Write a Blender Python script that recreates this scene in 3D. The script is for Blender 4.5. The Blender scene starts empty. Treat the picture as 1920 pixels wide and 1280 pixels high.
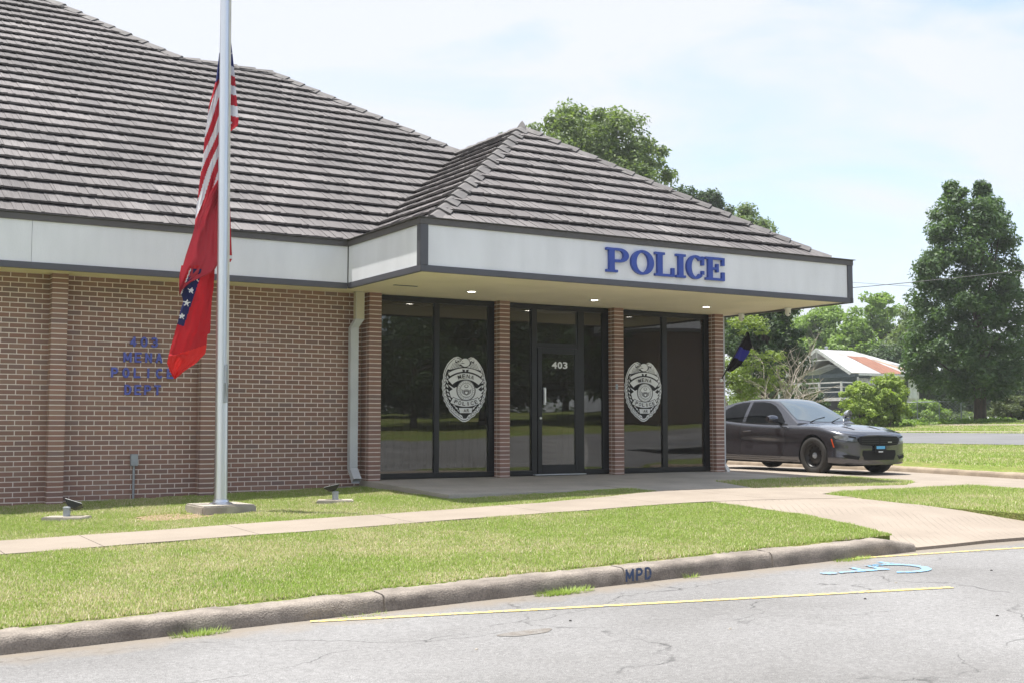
import bpy, bmesh, math, random
import numpy as np
from mathutils import Vector, Matrix
from mathutils.bvhtree import BVHTree
from mathutils.noise import noise as pnoise

random.seed(7)
rng = np.random.default_rng(7)
scene = bpy.context.scene
col = scene.collection

# ------------------------------------------------------------------ camera
cam_data = bpy.data.cameras.new('camera')
camera = bpy.data.objects.new('camera', cam_data)
col.objects.link(camera)
YAW, PITCH = 0.5455, 0.0703
CAM = Vector((-7.6018, -16.7189, 0.8066))
FWD = Vector((math.sin(YAW) * math.cos(PITCH), math.cos(YAW) * math.cos(PITCH), math.sin(PITCH)))
RGT = Vector((math.cos(YAW), -math.sin(YAW), 0))
UPV = RGT.cross(FWD)
camera.matrix_world = Matrix.Translation(CAM) @ Matrix((RGT, UPV, -FWD)).transposed().to_4x4()
cam_data.sensor_width = 36.0
cam_data.lens = 2245.63 / 1920 * 36.0
cam_data.clip_end = 3000
scene.camera = camera

# ------------------------------------------------------------------ sun and sky
SUN_DIR = Vector((-0.13, 0.15, 1.0)).normalized()      # towards the sun
sun_el = math.asin(SUN_DIR.z)
sun_az = math.atan2(SUN_DIR.x, SUN_DIR.y)
sl = bpy.data.lights.new('sun', 'SUN')
sl.energy = 4.2
sl.angle = math.radians(0.6)
sl.color = (1.0, 0.965, 0.90)
sun = bpy.data.objects.new('sun', sl)
col.objects.link(sun)
sun.rotation_euler = (-SUN_DIR).to_track_quat('-Z', 'Y').to_euler()

world = bpy.data.worlds.new('World')
scene.world = world
world.use_nodes = True
wt = world.node_tree
for n in list(wt.nodes):
    wt.nodes.remove(n)
wo = wt.nodes.new('ShaderNodeOutputWorld')
bg = wt.nodes.new('ShaderNodeBackground')
sky = wt.nodes.new('ShaderNodeTexSky')
sky.sky_type = 'NISHITA'
sky.sun_disc = False
sky.sun_elevation = sun_el
sky.sun_rotation = sun_az
sky.air_density = 1.0
sky.dust_density = 0.6
sky.ozone_density = 3.0
bg.inputs['Strength'].default_value = 0.12
# thin high cloud spread over the blue, thicker to the west
tc = wt.nodes.new('ShaderNodeTexCoord')
mp = wt.nodes.new('ShaderNodeMapping')
mp.inputs['Rotation'].default_value = (0.0, 0.25, -0.7)
mp.inputs['Scale'].default_value = (1.2, 3.2, 9.0)
nz = wt.nodes.new('ShaderNodeTexNoise')
nz.inputs['Scale'].default_value = 1.6
nz.inputs['Detail'].default_value = 7
nz.inputs['Roughness'].default_value = 0.55
nz.inputs['Distortion'].default_value = 0.6
cr = wt.nodes.new('ShaderNodeValToRGB')
cr.color_ramp.elements[0].position = 0.34
cr.color_ramp.elements[0].color = (0.22, 0.22, 0.22, 1)
cr.color_ramp.elements[1].position = 0.60
cr.color_ramp.elements[1].color = (0.86, 0.86, 0.86, 1)
dotn = wt.nodes.new('ShaderNodeVectorMath')
dotn.operation = 'DOT_PRODUCT'
dotn.inputs[1].default_value = (-0.55, 0.30, 0.10)
mr = wt.nodes.new('ShaderNodeMapRange')
mr.inputs['From Min'].default_value = -0.35
mr.inputs['From Max'].default_value = 0.24
mr.inputs['To Min'].default_value = -0.10
mr.inputs['To Max'].default_value = 0.85
addn = wt.nodes.new('ShaderNodeMath')
addn.operation = 'ADD'
addn.use_clamp = True
mixn = wt.nodes.new('ShaderNodeMixRGB')
mixn.inputs['Color2'].default_value = (3.40, 3.55, 3.90, 1)
L = wt.links.new
L(tc.outputs['Generated'], mp.inputs['Vector'])
L(mp.outputs['Vector'], nz.inputs['Vector'])
L(nz.outputs['Fac'], cr.inputs['Fac'])
L(tc.outputs['Generated'], dotn.inputs[0])
L(dotn.outputs['Value'], mr.inputs['Value'])
L(cr.outputs['Color'], addn.inputs[0])
L(mr.outputs['Result'], addn.inputs[1])
L(addn.outputs['Value'], mixn.inputs['Fac'])
L(sky.outputs['Color'], mixn.inputs['Color1'])
L(mixn.outputs['Color'], bg.inputs['Color'])
L(bg.outputs['Background'], wo.inputs['Surface'])

scene.view_settings.view_transform = 'Standard'
scene.view_settings.look = 'None'
scene.view_settings.gamma = 1.0
scene.view_settings.use_curve_mapping = False
scene.view_settings.exposure = 1.15
scene.cycles.max_bounces = 8
scene.cycles.transparent_max_bounces = 16


# ------------------------------------------------------------------ helpers
def spot(u, Z, v=640.0):
    """world point at depth Z along the line of sight of column u, row v of the survey photo"""
    return CAM + Z * (FWD + RGT * ((u - 960) / 2245.63) - UPV * ((v - 640) / 2245.63))


def interp(t, x):
    return float(np.interp(x, [a for a, _ in t], [b for _, b in t]))


BX = [(-60, -1.2), (-6, -.156), (0, 0), (3, .07), (8, .08), (9.2, .01), (11.9, .0), (12.1, .2), (20, .42), (28, .68), (36, 1.07), (60, 1.35), (400, 3)]
AY = [(-8.45, -.315), (-5.1, -.215), (-3.9, -.195), (-2.6, -.17), (.3, -.12)]
AR = [(-70, 1.2), (-31, .05), (-30.2, -.04), (-30, -.12), (-24, -.42), (-17, -.56), (-8.6, -.455)]


def gh(x, y):
    return interp(AY, y) + interp(BX, x)


def ah(x, y):
    return interp(AR, y) + .9 * interp(BX, x)


def tag(o, label=None, cat=None, group=None, kind=None):
    if label: o['label'] = label
    if cat: o['category'] = cat
    if group: o['group'] = group
    if kind: o['kind'] = kind
    return o


def empty(name, loc=(0, 0, 0), label=None, cat=None, group=None, rz=0):
    o = bpy.data.objects.new(name, None)
    o.location = loc
    o.rotation_euler = (0, 0, rz)
    o.empty_display_size = 0.1
    col.objects.link(o)
    return tag(o, label, cat, group)


def link(name, me, parent=None, m=None):
    if m is not None:
        while len(me.materials) > 0 and False: pass
        for q in (m if isinstance(m, (list, tuple)) else [m]):
            me.materials.append(q)
    o = bpy.data.objects.new(name, me)
    col.objects.link(o)
    if parent is not None:
        o.parent = parent
    return o


def copy_tree(o, parent=None):
    c = o.copy()
    col.objects.link(c)
    if parent is not None:
        c.parent = parent
    for ch in list(o.children):
        copy_tree(ch, c)
    return c


class MB:
    """collects shapes; build() links them as one mesh object"""
    def __init__(s):
        s.v = []; s.f = []; s.m = []; s.mi = 0

    def add(s, vs, fs):
        b = len(s.v)
        s.v += [tuple(p) for p in vs]
        for f in fs:
            s.f.append([b + i for i in f]); s.m.append(s.mi)
        return s

    def box(s, x0, x1, y0, y1, z0, z1):
        if x0 > x1: x0, x1 = x1, x0
        if y0 > y1: y0, y1 = y1, y0
        if z0 > z1: z0, z1 = z1, z0
        return s.add([(x0, y0, z0), (x1, y0, z0), (x1, y1, z0), (x0, y1, z0), (x0, y0, z1), (x1, y0, z1), (x1, y1, z1), (x0, y1, z1)],
                     [(3, 2, 1, 0), (4, 5, 6, 7), (0, 1, 5, 4), (1, 2, 6, 5), (2, 3, 7, 6), (3, 0, 4, 7)])

    def bar(s, a, b, w, h):
        """box-section bar from a to b, w across, h upright"""
        a = Vector(a); b = Vector(b); d = (b - a).normalized()
        up = Vector((0, 0, 1)) if abs(d.z) < .95 else Vector((0, 1, 0))
        r = d.cross(up).normalized() * w / 2
        u = r.cross(d).normalized() * h / 2
        vs = [p + q for p in (a, b) for q in (-r - u, r - u, r + u, -r + u)]
        return s.add(vs, [(3, 2, 1, 0), (4, 5, 6, 7), (0, 1, 5, 4), (1, 2, 6, 5), (2, 3, 7, 6), (3, 0, 4, 7)])

    def tube(s, pts, rad, n=8, cap=True):
        pts = [Vector(p) for p in pts]
        rr = rad if isinstance(rad, (list, tuple)) else [rad] * len(pts)
        b = len(s.v); prev = None
        for i, p in enumerate(pts):
            d = (pts[min(i + 1, len(pts) - 1)] - pts[max(i - 1, 0)])
            d = d.normalized() if d.length > 1e-9 else Vector((0, 0, 1))
            if prev is None:
                a = d.orthogonal().normalized()
            else:
                a = (prev - d * prev.dot(d))
                a = a.normalized() if a.length > 1e-6 else d.orthogonal().normalized()
            prev = a; c = d.cross(a)
            for k in range(n):
                t = 2 * math.pi * k / n
                s.v.append(tuple(p + (a * math.cos(t) + c * math.sin(t)) * rr[i]))
        for i in range(len(pts) - 1):
            for k in range(n):
                q = b + i * n; k2 = (k + 1) % n
                s.f.append([q + k, q + k2, q + n + k2, q + n + k]); s.m.append(s.mi)
        if cap:
            s.f.append([b + k for k in range(n)][::-1]); s.m.append(s.mi)
            q = b + (len(pts) - 1) * n
            s.f.append([q + k for k in range(n)]); s.m.append(s.mi)
        return s

    def lathe(s, prof, o=(0, 0, 0), axis='Z', n=24):
        """prof: (radius, height) pairs"""
        b = len(s.v)
        for r, h in prof:
            for k in range(n):
                t = 2 * math.pi * k / n
                a, c = r * math.cos(t), r * math.sin(t)
                p = {'Z': (a, c, h), 'Y': (a, h, -c), 'X': (h, a, c)}[axis]
                s.v.append((p[0] + o[0], p[1] + o[1], p[2] + o[2]))
        for i in range(len(prof) - 1):
            for k in range(n):
                q = b + i * n; k2 = (k + 1) % n
                s.f.append([q + k, q + k2, q + n + k2, q + n + k]); s.m.append(s.mi)
        return s

    def prism(s, poly, y0, y1, fn=None):
        """poly in (x, z), extruded from y0 to y1"""
        fn = fn or (lambda a, b, c: (a, c, b))
        n = len(poly)
        vs = [fn(a, b, y0) for a, b in poly] + [fn(a, b, y1) for a, b in poly]
        fs = [list(range(n))[::-1], list(range(n, 2 * n))] + [[i, (i + 1) % n, n + (i + 1) % n, n + i] for i in range(n)]
        return s.add(vs, fs)

    def mesh(s, name, smooth=False):
        me = bpy.data.meshes.new(name)
        me.from_pydata(s.v, [], s.f)
        if any(s.m):
            me.polygons.foreach_set('material_index', s.m)
        if smooth:
            me.polygons.foreach_set('use_smooth', [True] * len(me.polygons))
        me.update()
        return me

    def build(s, name, m, parent=None, smooth=False, bevel=0, fix=True):
        me = s.mesh(name, smooth)
        if fix or bevel:
            bm = bmesh.new(); bm.from_mesh(me)
            if bevel:
                bmesh.ops.bevel(bm, geom=list(bm.edges), offset=bevel, segments=2, affect='EDGES', clamp_overlap=True)
            bmesh.ops.recalc_face_normals(bm, faces=bm.faces)
            bm.to_mesh(me); bm.free()
        if smooth:
            try:
                me.set_sharp_from_angle(angle=math.radians(38))
            except Exception:
                pass
        return link(name, me, parent, m)


def fast_mesh(name, verts, faces, attrs=None):
    """verts (n,3), faces (m,k) arrays of equal polygon size"""
    me = bpy.data.meshes.new(name)
    nv, nf, k = len(verts), len(faces), faces.shape[1]
    me.vertices.add(nv); me.loops.add(nf * k); me.polygons.add(nf)
    me.vertices.foreach_set('co', np.ascontiguousarray(verts, dtype=np.float32).ravel())
    me.loops.foreach_set('vertex_index', np.ascontiguousarray(faces, dtype=np.int32).ravel())
    me.polygons.foreach_set('loop_start', np.arange(0, nf * k, k, dtype=np.int32))
    me.polygons.foreach_set('use_smooth', np.zeros(nf, dtype=bool))
    me.update(calc_edges=True)
    for an, arr in (attrs or {}).items():
        a = me.attributes.new(an, 'FLOAT', 'FACE')
        a.data.foreach_set('value', np.asarray(arr, dtype=np.float32))
    return me


# ------------------------------------------------------------------ materials
def nodes_of(name):
    m = bpy.data.materials.new(name)
    m.use_nodes = True
    nt = m.node_tree
    b = nt.nodes['Principled BSDF']
    return m, nt, b


def srgb(c):
    return tuple(((x / 255) / 12.92 if x / 255 <= .04045 else ((x / 255 + .055) / 1.055) ** 2.4) for x in c)


def mat(name, c, rough=.7, metal=0.0, var=.12, scale=6.0, bump=0.0, bscale=60.0, c2=None, spec=.5, coat=0.0, obj=False,
        stretch=(1, 1, 1), lo=.35, hi=.65, fine=0.0, fscale=150.0):
    """plain procedural surface: two tones mixed by noise, optional finer grain and bump"""
    m, nt, b = nodes_of(name)
    N = nt.nodes.new; K = nt.links.new
    c2 = c2 or tuple(x * (1 - var) for x in c)
    t = N('ShaderNodeTexCoord'); mpn = N('ShaderNodeMapping')
    mpn.inputs['Scale'].default_value = stretch
    K(t.outputs['Object'], mpn.inputs['Vector'])
    n1 = N('ShaderNodeTexNoise'); n1.inputs['Scale'].default_value = scale; n1.inputs['Detail'].default_value = 6
    K(mpn.outputs['Vector'], n1.inputs['Vector'])
    r = N('ShaderNodeValToRGB')
    r.color_ramp.elements[0].position = lo; r.color_ramp.elements[0].color = (*c2, 1)
    r.color_ramp.elements[1].position = hi; r.color_ramp.elements[1].color = (*c, 1)
    K(n1.outputs['Fac'], r.inputs['Fac'])
    out = r.outputs['Color']
    if fine:
        n2 = N('ShaderNodeTexNoise'); n2.inputs['Scale'].default_value = fscale; n2.inputs['Detail'].default_value = 3
        K(mpn.outputs['Vector'], n2.inputs['Vector'])
        mm = N('ShaderNodeMapRange'); mm.inputs['From Min'].default_value = .3; mm.inputs['From Max'].default_value = .7
        mm.inputs['To Min'].default_value = 1 - fine; mm.inputs['To Max'].default_value = 1 + fine
        K(n2.outputs['Fac'], mm.inputs['Value'])
        mx = N('ShaderNodeVectorMath'); mx.operation = 'SCALE'
        K(out, mx.inputs[0]); K(mm.outputs['Result'], mx.inputs['Scale'])
        out = mx.outputs['Vector']
    K(out, b.inputs['Base Color'])
    b.inputs['Roughness'].default_value = rough
    b.inputs['Metallic'].default_value = metal
    b.inputs['Specular IOR Level'].default_value = spec
    if coat:
        b.inputs['Coat Weight'].default_value = coat
        b.inputs['Coat Roughness'].default_value = .04
    if bump:
        nb = N('ShaderNodeTexNoise'); nb.inputs['Scale'].default_value = bscale; nb.inputs['Detail'].default_value = 5
        K(mpn.outputs['Vector'], nb.inputs['Vector'])
        bp = N('ShaderNodeBump'); bp.inputs['Strength'].default_value = min(1, bump * 1.0); bp.inputs['Distance'].default_value = .01
        K(nb.outputs['Fac'], bp.inputs['Height']); K(bp.outputs['Normal'], b.inputs['Normal'])
    return m


def rnd_mat(name, stops, rough=.8, streak=None, stain=.25, bump=.3, bscale=90, attr='rnd', trans=0.0, stain_scale=.6, spec=.35):
    """colour picked per piece from the stops by its own random number, then grain and stains"""
    m, nt, b = nodes_of(name)
    N = nt.nodes.new; K = nt.links.new
    a = N('ShaderNodeAttribute'); a.attribute_name = attr
    oi = N('ShaderNodeObjectInfo')
    s = N('ShaderNodeMath'); s.operation = 'ADD'; K(a.outputs['Fac'], s.inputs[0]); K(oi.outputs['Random'], s.inputs[1])
    fr = N('ShaderNodeMath'); fr.operation = 'FRACT'; K(s.outputs[0], fr.inputs[0])
    r = N('ShaderNodeValToRGB')
    el = r.color_ramp.elements
    while len(el) > 1: el.remove(el[0])
    el[0].position = 0; el[0].color = (*stops[0], 1)
    for i, c in enumerate(stops[1:]):
        e = el.new((i + 1) / (len(stops) - 1)); e.color = (*c, 1)
    K(fr.outputs[0], r.inputs['Fac'])
    out = r.outputs['Color']
    geo = N('ShaderNodeNewGeometry')
    if stain:
        ns = N('ShaderNodeTexNoise'); ns.inputs['Scale'].default_value = stain_scale; ns.inputs['Detail'].default_value = 5
        K(geo.outputs['Position'], ns.inputs['Vector'])
        mm = N('ShaderNodeMapRange'); mm.inputs['From Min'].default_value = .35; mm.inputs['From Max'].default_value = .65
        mm.inputs['To Min'].default_value = 1 - stain; mm.inputs['To Max'].default_value = 1 + stain * .4
        K(ns.outputs['Fac'], mm.inputs['Value'])
        mx = N('ShaderNodeVectorMath'); mx.operation = 'SCALE'; K(out, mx.inputs[0]); K(mm.outputs['Result'], mx.inputs['Scale'])
        out = mx.outputs['Vector']
    if streak:
        t = N('ShaderNodeTexCoord'); mpn = N('ShaderNodeMapping'); mpn.inputs['Scale'].default_value = streak
        K(t.outputs['Object'], mpn.inputs['Vector'])
        n2 = N('ShaderNodeTexNoise'); n2.noise_dimensions = '4D'; n2.inputs['Scale'].default_value = 1; n2.inputs['Detail'].default_value = 4
        K(mpn.outputs['Vector'], n2.inputs['Vector']); K(oi.outputs['Random'], n2.inputs['W'])
        m2 = N('ShaderNodeMapRange'); m2.inputs['From Min'].default_value = .3; m2.inputs['From Max'].default_value = .7
        m2.inputs['To Min'].default_value = .78; m2.inputs['To Max'].default_value = 1.2
        K(n2.outputs['Fac'], m2.inputs['Value'])
        mx = N('ShaderNodeVectorMath'); mx.operation = 'SCALE'; K(out, mx.inputs[0]); K(m2.outputs['Result'], mx.inputs['Scale'])
        out = mx.outputs['Vector']
    K(out, b.inputs['Base Color'])
    b.inputs['Roughness'].default_value = rough
    b.inputs['Specular IOR Level'].default_value = spec
    if bump:
        nb = N('ShaderNodeTexNoise'); nb.inputs['Scale'].default_value = bscale; nb.inputs['Detail'].default_value = 3
        K(geo.outputs['Position'], nb.inputs['Vector'])
        bp = N('ShaderNodeBump'); bp.inputs['Strength'].default_value = bump; bp.inputs['Distance'].default_value = .01
        K(nb.outputs['Fac'], bp.inputs['Height']); K(bp.outputs['Normal'], b.inputs['Normal'])
    if trans:
        tr = N('ShaderNodeBsdfTranslucent'); sc = N('ShaderNodeVectorMath'); sc.operation = 'MULTIPLY'
        sc.inputs[1].default_value = (1.25, 1.35, .5)
        K(out, sc.inputs[0]); K(sc.outputs['Vector'], tr.inputs['Color'])
        ms = N('ShaderNodeMixShader'); ms.inputs['Fac'].default_value = trans
        K(b.outputs['BSDF'], ms.inputs[1]); K(tr.outputs['BSDF'], ms.inputs[2])
        K(ms.outputs['Shader'], nt.nodes['Material Output'].inputs['Surface'])
    return m


def glass_mat(name, tint, ior=1.6, rough=0.0, refl=(1, 1, 1), wave=0.0):
    m, nt, b = nodes_of(name)
    nt.nodes.remove(b)
    N = nt.nodes.new; K = nt.links.new
    g = N('ShaderNodeBsdfGlossy'); g.inputs['Roughness'].default_value = rough; g.inputs['Color'].default_value = (*refl, 1)
    t = N('ShaderNodeBsdfTransparent'); t.inputs['Color'].default_value = (*tint, 1)
    f = N('ShaderNodeFresnel'); f.inputs['IOR'].default_value = ior
    if wave:
        nb = N('ShaderNodeTexNoise'); nb.inputs['Scale'].default_value = 1.3; nb.inputs['Detail'].default_value = 1
        geo = N('ShaderNodeNewGeometry'); K(geo.outputs['Position'], nb.inputs['Vector'])
        bp = N('ShaderNodeBump'); bp.inputs['Strength'].default_value = wave; bp.inputs['Distance'].default_value = .01
        K(nb.outputs['Fac'], bp.inputs['Height']); K(bp.outputs['Normal'], g.inputs['Normal'])
    df = N('ShaderNodeBsdfDiffuse'); df.inputs['Color'].default_value = (.34, .31, .26, 1)      # dust and film on the pane
    m0 = N('ShaderNodeMixShader'); m0.inputs['Fac'].default_value = .05
    K(t.outputs['BSDF'], m0.inputs[1]); K(df.outputs['BSDF'], m0.inputs[2])
    ms = N('ShaderNodeMixShader')
    K(f.outputs['Fac'], ms.inputs['Fac']); K(m0.outputs['Shader'], ms.inputs[1]); K(g.outputs['BSDF'], ms.inputs[2])
    K(ms.outputs['Shader'], nt.nodes['Material Output'].inputs['Surface'])
    return m


def emit_mat(name, c, s):
    m, nt, b = nodes_of(name)
    b.inputs['Base Color'].default_value = (*c, 1)
    b.inputs['Emission Color'].default_value = (*c, 1)
    b.inputs['Emission Strength'].default_value = s
    return m


def attr_color_mat(name, rough=.8, trans=.25):
    """cloth whose printed colours and painted fold light sit in a face colour attribute"""
    m, nt, b = nodes_of(name)
    N = nt.nodes.new; K = nt.links.new
    a = N('ShaderNodeAttribute'); a.attribute_name = 'print'
    K(a.outputs['Color'], b.inputs['Base Color'])
    b.inputs['Roughness'].default_value = rough
    b.inputs['Specular IOR Level'].default_value = .2
    nb = N('ShaderNodeTexNoise'); nb.inputs['Scale'].default_value = 300
    bp = N('ShaderNodeBump'); bp.inputs['Strength'].default_value = .15; bp.inputs['Distance'].default_value = .002
    K(nb.outputs['Fac'], bp.inputs['Height']); K(bp.outputs['Normal'], b.inputs['Normal'])
    tr = N('ShaderNodeBsdfTranslucent'); K(a.outputs['Color'], tr.inputs['Color'])
    ms = N('ShaderNodeMixShader'); ms.inputs['Fac'].default_value = trans
    K(b.outputs['BSDF'], ms.inputs[1]); K(tr.outputs['BSDF'], ms.inputs[2])
    K(ms.outputs['Shader'], nt.nodes['Material Output'].inputs['Surface'])
    return m


M = {}
M['brick'] = rnd_mat('brick', [(.266, .158, .128), (.298, .175, .137), (.243, .152, .128), (.308, .195, .153), (.285, .158, .125), (.230, .157, .142)], rough=.85, stain=.12, bump=.35, bscale=120)
M['mortar'] = mat('mortar', (.78, .69, .64), .95, var=.12, scale=9, bump=.3, bscale=140)
M['tile'] = rnd_mat('tile', [(.142, .130, .131), (.160, .148, .149), (.128, .119, .121), (.192, .178, .178), (.147, .135, .136), (.156, .144, .145)], rough=.85, streak=(70, 3, 3), stain=.22, bump=.4, bscale=70, stain_scale=.45)
M['hiptile'] = rnd_mat('hiptile', [(.115, .108, .108), (.145, .137, .136), (.13, .12, .12)], rough=.8, streak=(9, 9, 9), stain=.2, bump=.3, bscale=60)
M['underlay'] = mat('underlay', (.035, .033, .033), .9)
M['stucco'] = mat('stucco', (.77, .78, .82), .85, var=.09, scale=1.5, bump=.35, bscale=45, stretch=(2.2, 2.2, .5))
M['trim'] = mat('trim', (.085, .085, .10), .5, var=.1, scale=3)
M['trim_top'] = mat('trim_top', (.10, .092, .09), .45, var=.15, scale=3)
M['flash'] = mat('flash', (.13, .125, .12), .5, var=.3, scale=4, metal=.3)
M['soffit'] = mat('soffit', (.88, .79, .61), .85, var=.10, scale=1.0, bump=.15, bscale=30)
M['frame'] = mat('frame', (.012, .013, .016), .35, var=.2, scale=5)
M['glass'] = glass_mat('glass', (.42, .42, .40), 1.75, wave=.10)
M['interior'] = mat('interior', (.16, .14, .115), .9)
M['interior_floor'] = mat('interior_floor', (.10, .085, .07), .6, scale=2)
M['curtain'] = mat('curtain', (.30, .28, .24), .9, var=.25, scale=3, stretch=(9, 9, .3))
M['silver'] = mat('silver', (.75, .76, .78), .28, metal=1, var=.05)
M['alu'] = mat('alu', (.72, .75, .80), .34, metal=.85, var=.10, scale=2, stretch=(8, 8, .3))
M['gutter'] = mat('gutter', (.52, .54, .57), .5, var=.12, scale=3)
M['gutter_tan'] = mat('gutter_tan', (.48, .44, .34), .6, var=.08, scale=3)
M['blue'] = mat('blue', (.035, .075, .36), .42, var=.08)
M['blue_letter'] = mat('blue_letter', (.10, .125, .48), .5, var=.15)
M['white_decal'] = mat('white_decal', (.78, .80, .82), .5, var=.05)
M['black_decal'] = mat('black_decal', (.012, .012, .014), .5)
M['grey_decal'] = mat('grey_decal', (.30, .31, .32), .5)
M['concrete'] = mat('concrete', (.275, .232, .190), .9, c2=(.235, .197, .16), scale=1.6, bump=.3, bscale=110, fine=.10, fscale=90)
M['slab'] = mat('slab', (.42, .39, .35), .9, c2=(.33, .31, .275), scale=1.4, bump=.4, bscale=90, fine=.14, fscale=70)
M['pad'] = mat('pad', (.40, .36, .31), .9, c2=(.27, .245, .21), scale=5, bump=.6, bscale=60, fine=.1)
M['dirt'] = mat('dirt', (.28, .20, .125), .95, c2=(.19, .135, .08), scale=14, bump=.6, bscale=50, fine=.2)
M['plastic'] = mat('plastic', (.018, .018, .02), .45)
M['white_plastic'] = mat('white_plastic', (.72, .72, .70), .4, var=.05)
M['galv'] = mat('galv', (.36, .39, .43), .5, metal=.3, var=.15)
M['wire'] = mat('wire', (.12, .12, .12), .6)
M['lamp'] = emit_mat('lamp', (1.0, .93, .80), 9.0)
M['bark'] = mat('bark', (.10, .075, .055), .95, c2=(.05, .04, .03), scale=9, bump=1, bscale=22, stretch=(1, 1, .3))
M['greybark'] = mat('greybark', (.42, .37, .32), .95, c2=(.26, .23, .20), scale=9, bump=.6, bscale=30)


def leaf_mat(name, base, k=.30, spread=.35, trans=.40):
    st = []
    for f in (1.0, .72, 1.25, .85, 1.1, .62):
        st.append((base[0] * (1 + (f - 1) * spread * 2.2), base[1] * (1 + (f - 1) * spread * 1.8), base[2] * (1 + (f - 1) * spread)))
    return rnd_mat(name, st, rough=.55, stain=.12, bump=0, trans=trans, stain_scale=.35, spec=.4)


M['leaf_dark'] = leaf_mat('leaf_dark', (.060, .100, .044))
M['leaf_pear'] = leaf_mat('leaf_pear', (.085, .145, .058))
M['leaf_mid'] = leaf_mat('leaf_mid', (.150, .205, .085))
M['leaf_light'] = leaf_mat('leaf_light', (.20, .30, .075))
M['leaf_pale'] = leaf_mat('leaf_pale', (.19, .25, .075))
M['leaf_shrub'] = leaf_mat('leaf_shrub', (.30, .39, .095))
M['leaf_varieg'] = leaf_mat('leaf_varieg', (.12, .15, .07), spread=.5)


def brick_texture_mat(name):
    m, nt, b = nodes_of(name)
    N = nt.nodes.new; K = nt.links.new
    t = N('ShaderNodeTexCoord'); mp_ = N('ShaderNodeMapping')
    mp_.inputs['Rotation'].default_value = (math.radians(90), 0, 0)
    K(t.outputs['Object'], mp_.inputs['Vector'])
    bt = N('ShaderNodeTexBrick')
    bt.inputs['Color1'].default_value = (.20, .10, .075, 1); bt.inputs['Color2'].default_value = (.15, .085, .07, 1)
    bt.inputs['Mortar'].default_value = (.42, .38, .32, 1)
    bt.inputs['Scale'].default_value = 1; bt.inputs['Brick Width'].default_value = .2032; bt.inputs['Row Height'].default_value = .0677
    bt.inputs['Mortar Size'].default_value = .006
    K(mp_.outputs['Vector'], bt.inputs['Vector']); K(bt.outputs['Color'], b.inputs['Base Color'])
    b.inputs['Roughness'].default_value = .9
    return m


M['far_brick'] = brick_texture_mat('far_brick')


def grass_ground_mat():
    m, nt, b = nodes_of('turf')
    N = nt.nodes.new; K = nt.links.new
    geo = N('ShaderNodeNewGeometry')
    def noise(sc, det=5):
        n = N('ShaderNodeTexNoise'); n.inputs['Scale'].default_value = sc; n.inputs['Detail'].default_value = det
        K(geo.outputs['Position'], n.inputs['Vector']); return n
    big, mid, fin = noise(.55), noise(5), noise(45, 3)
    r = N('ShaderNodeValToRGB')
    e = r.color_ramp.elements
    e[0].position = .36; e[0].color = (.27, .22, .10, 1)
    e[1].position = .70; e[1].color = (.15, .22, .04, 1)
    x = e.new(.50); x.color = (.20, .235, .065, 1)
    a = N('ShaderNodeMath'); a.operation = 'MULTIPLY_ADD'; a.inputs[1].default_value = .55
    K(big.outputs['Fac'], a.inputs[0])
    a2 = N('ShaderNodeMath'); a2.operation = 'MULTIPLY'; a2.inputs[1].default_value = .48
    K(mid.outputs['Fac'], a2.inputs[0]); K(a2.outputs[0], a.inputs[2])
    K(a.outputs[0], r.inputs['Fac'])
    mm = N('ShaderNodeMapRange'); mm.inputs['From Min'].default_value = .3; mm.inputs['From Max'].default_value = .7
    mm.inputs['To Min'].default_value = .6; mm.inputs['To Max'].default_value = 1.25
    K(fin.outputs['Fac'], mm.inputs['Value'])
    mx = N('ShaderNodeVectorMath'); mx.operation = 'SCALE'; K(r.outputs['Color'], mx.inputs[0]); K(mm.outputs['Result'], mx.inputs['Scale'])
    K(mx.outputs['Vector'], b.inputs['Base Color'])
    b.inputs['Roughness'].default_value = .95
    b.inputs['Specular IOR Level'].default_value = .15
    bp = N('ShaderNodeBump'); bp.inputs['Strength'].default_value = .8; bp.inputs['Distance'].default_value = .03
    K(fin.outputs['Fac'], bp.inputs['Height']); K(bp.outputs['Normal'], b.inputs['Normal'])
    return m


M['turf'] = grass_ground_mat()


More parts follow.
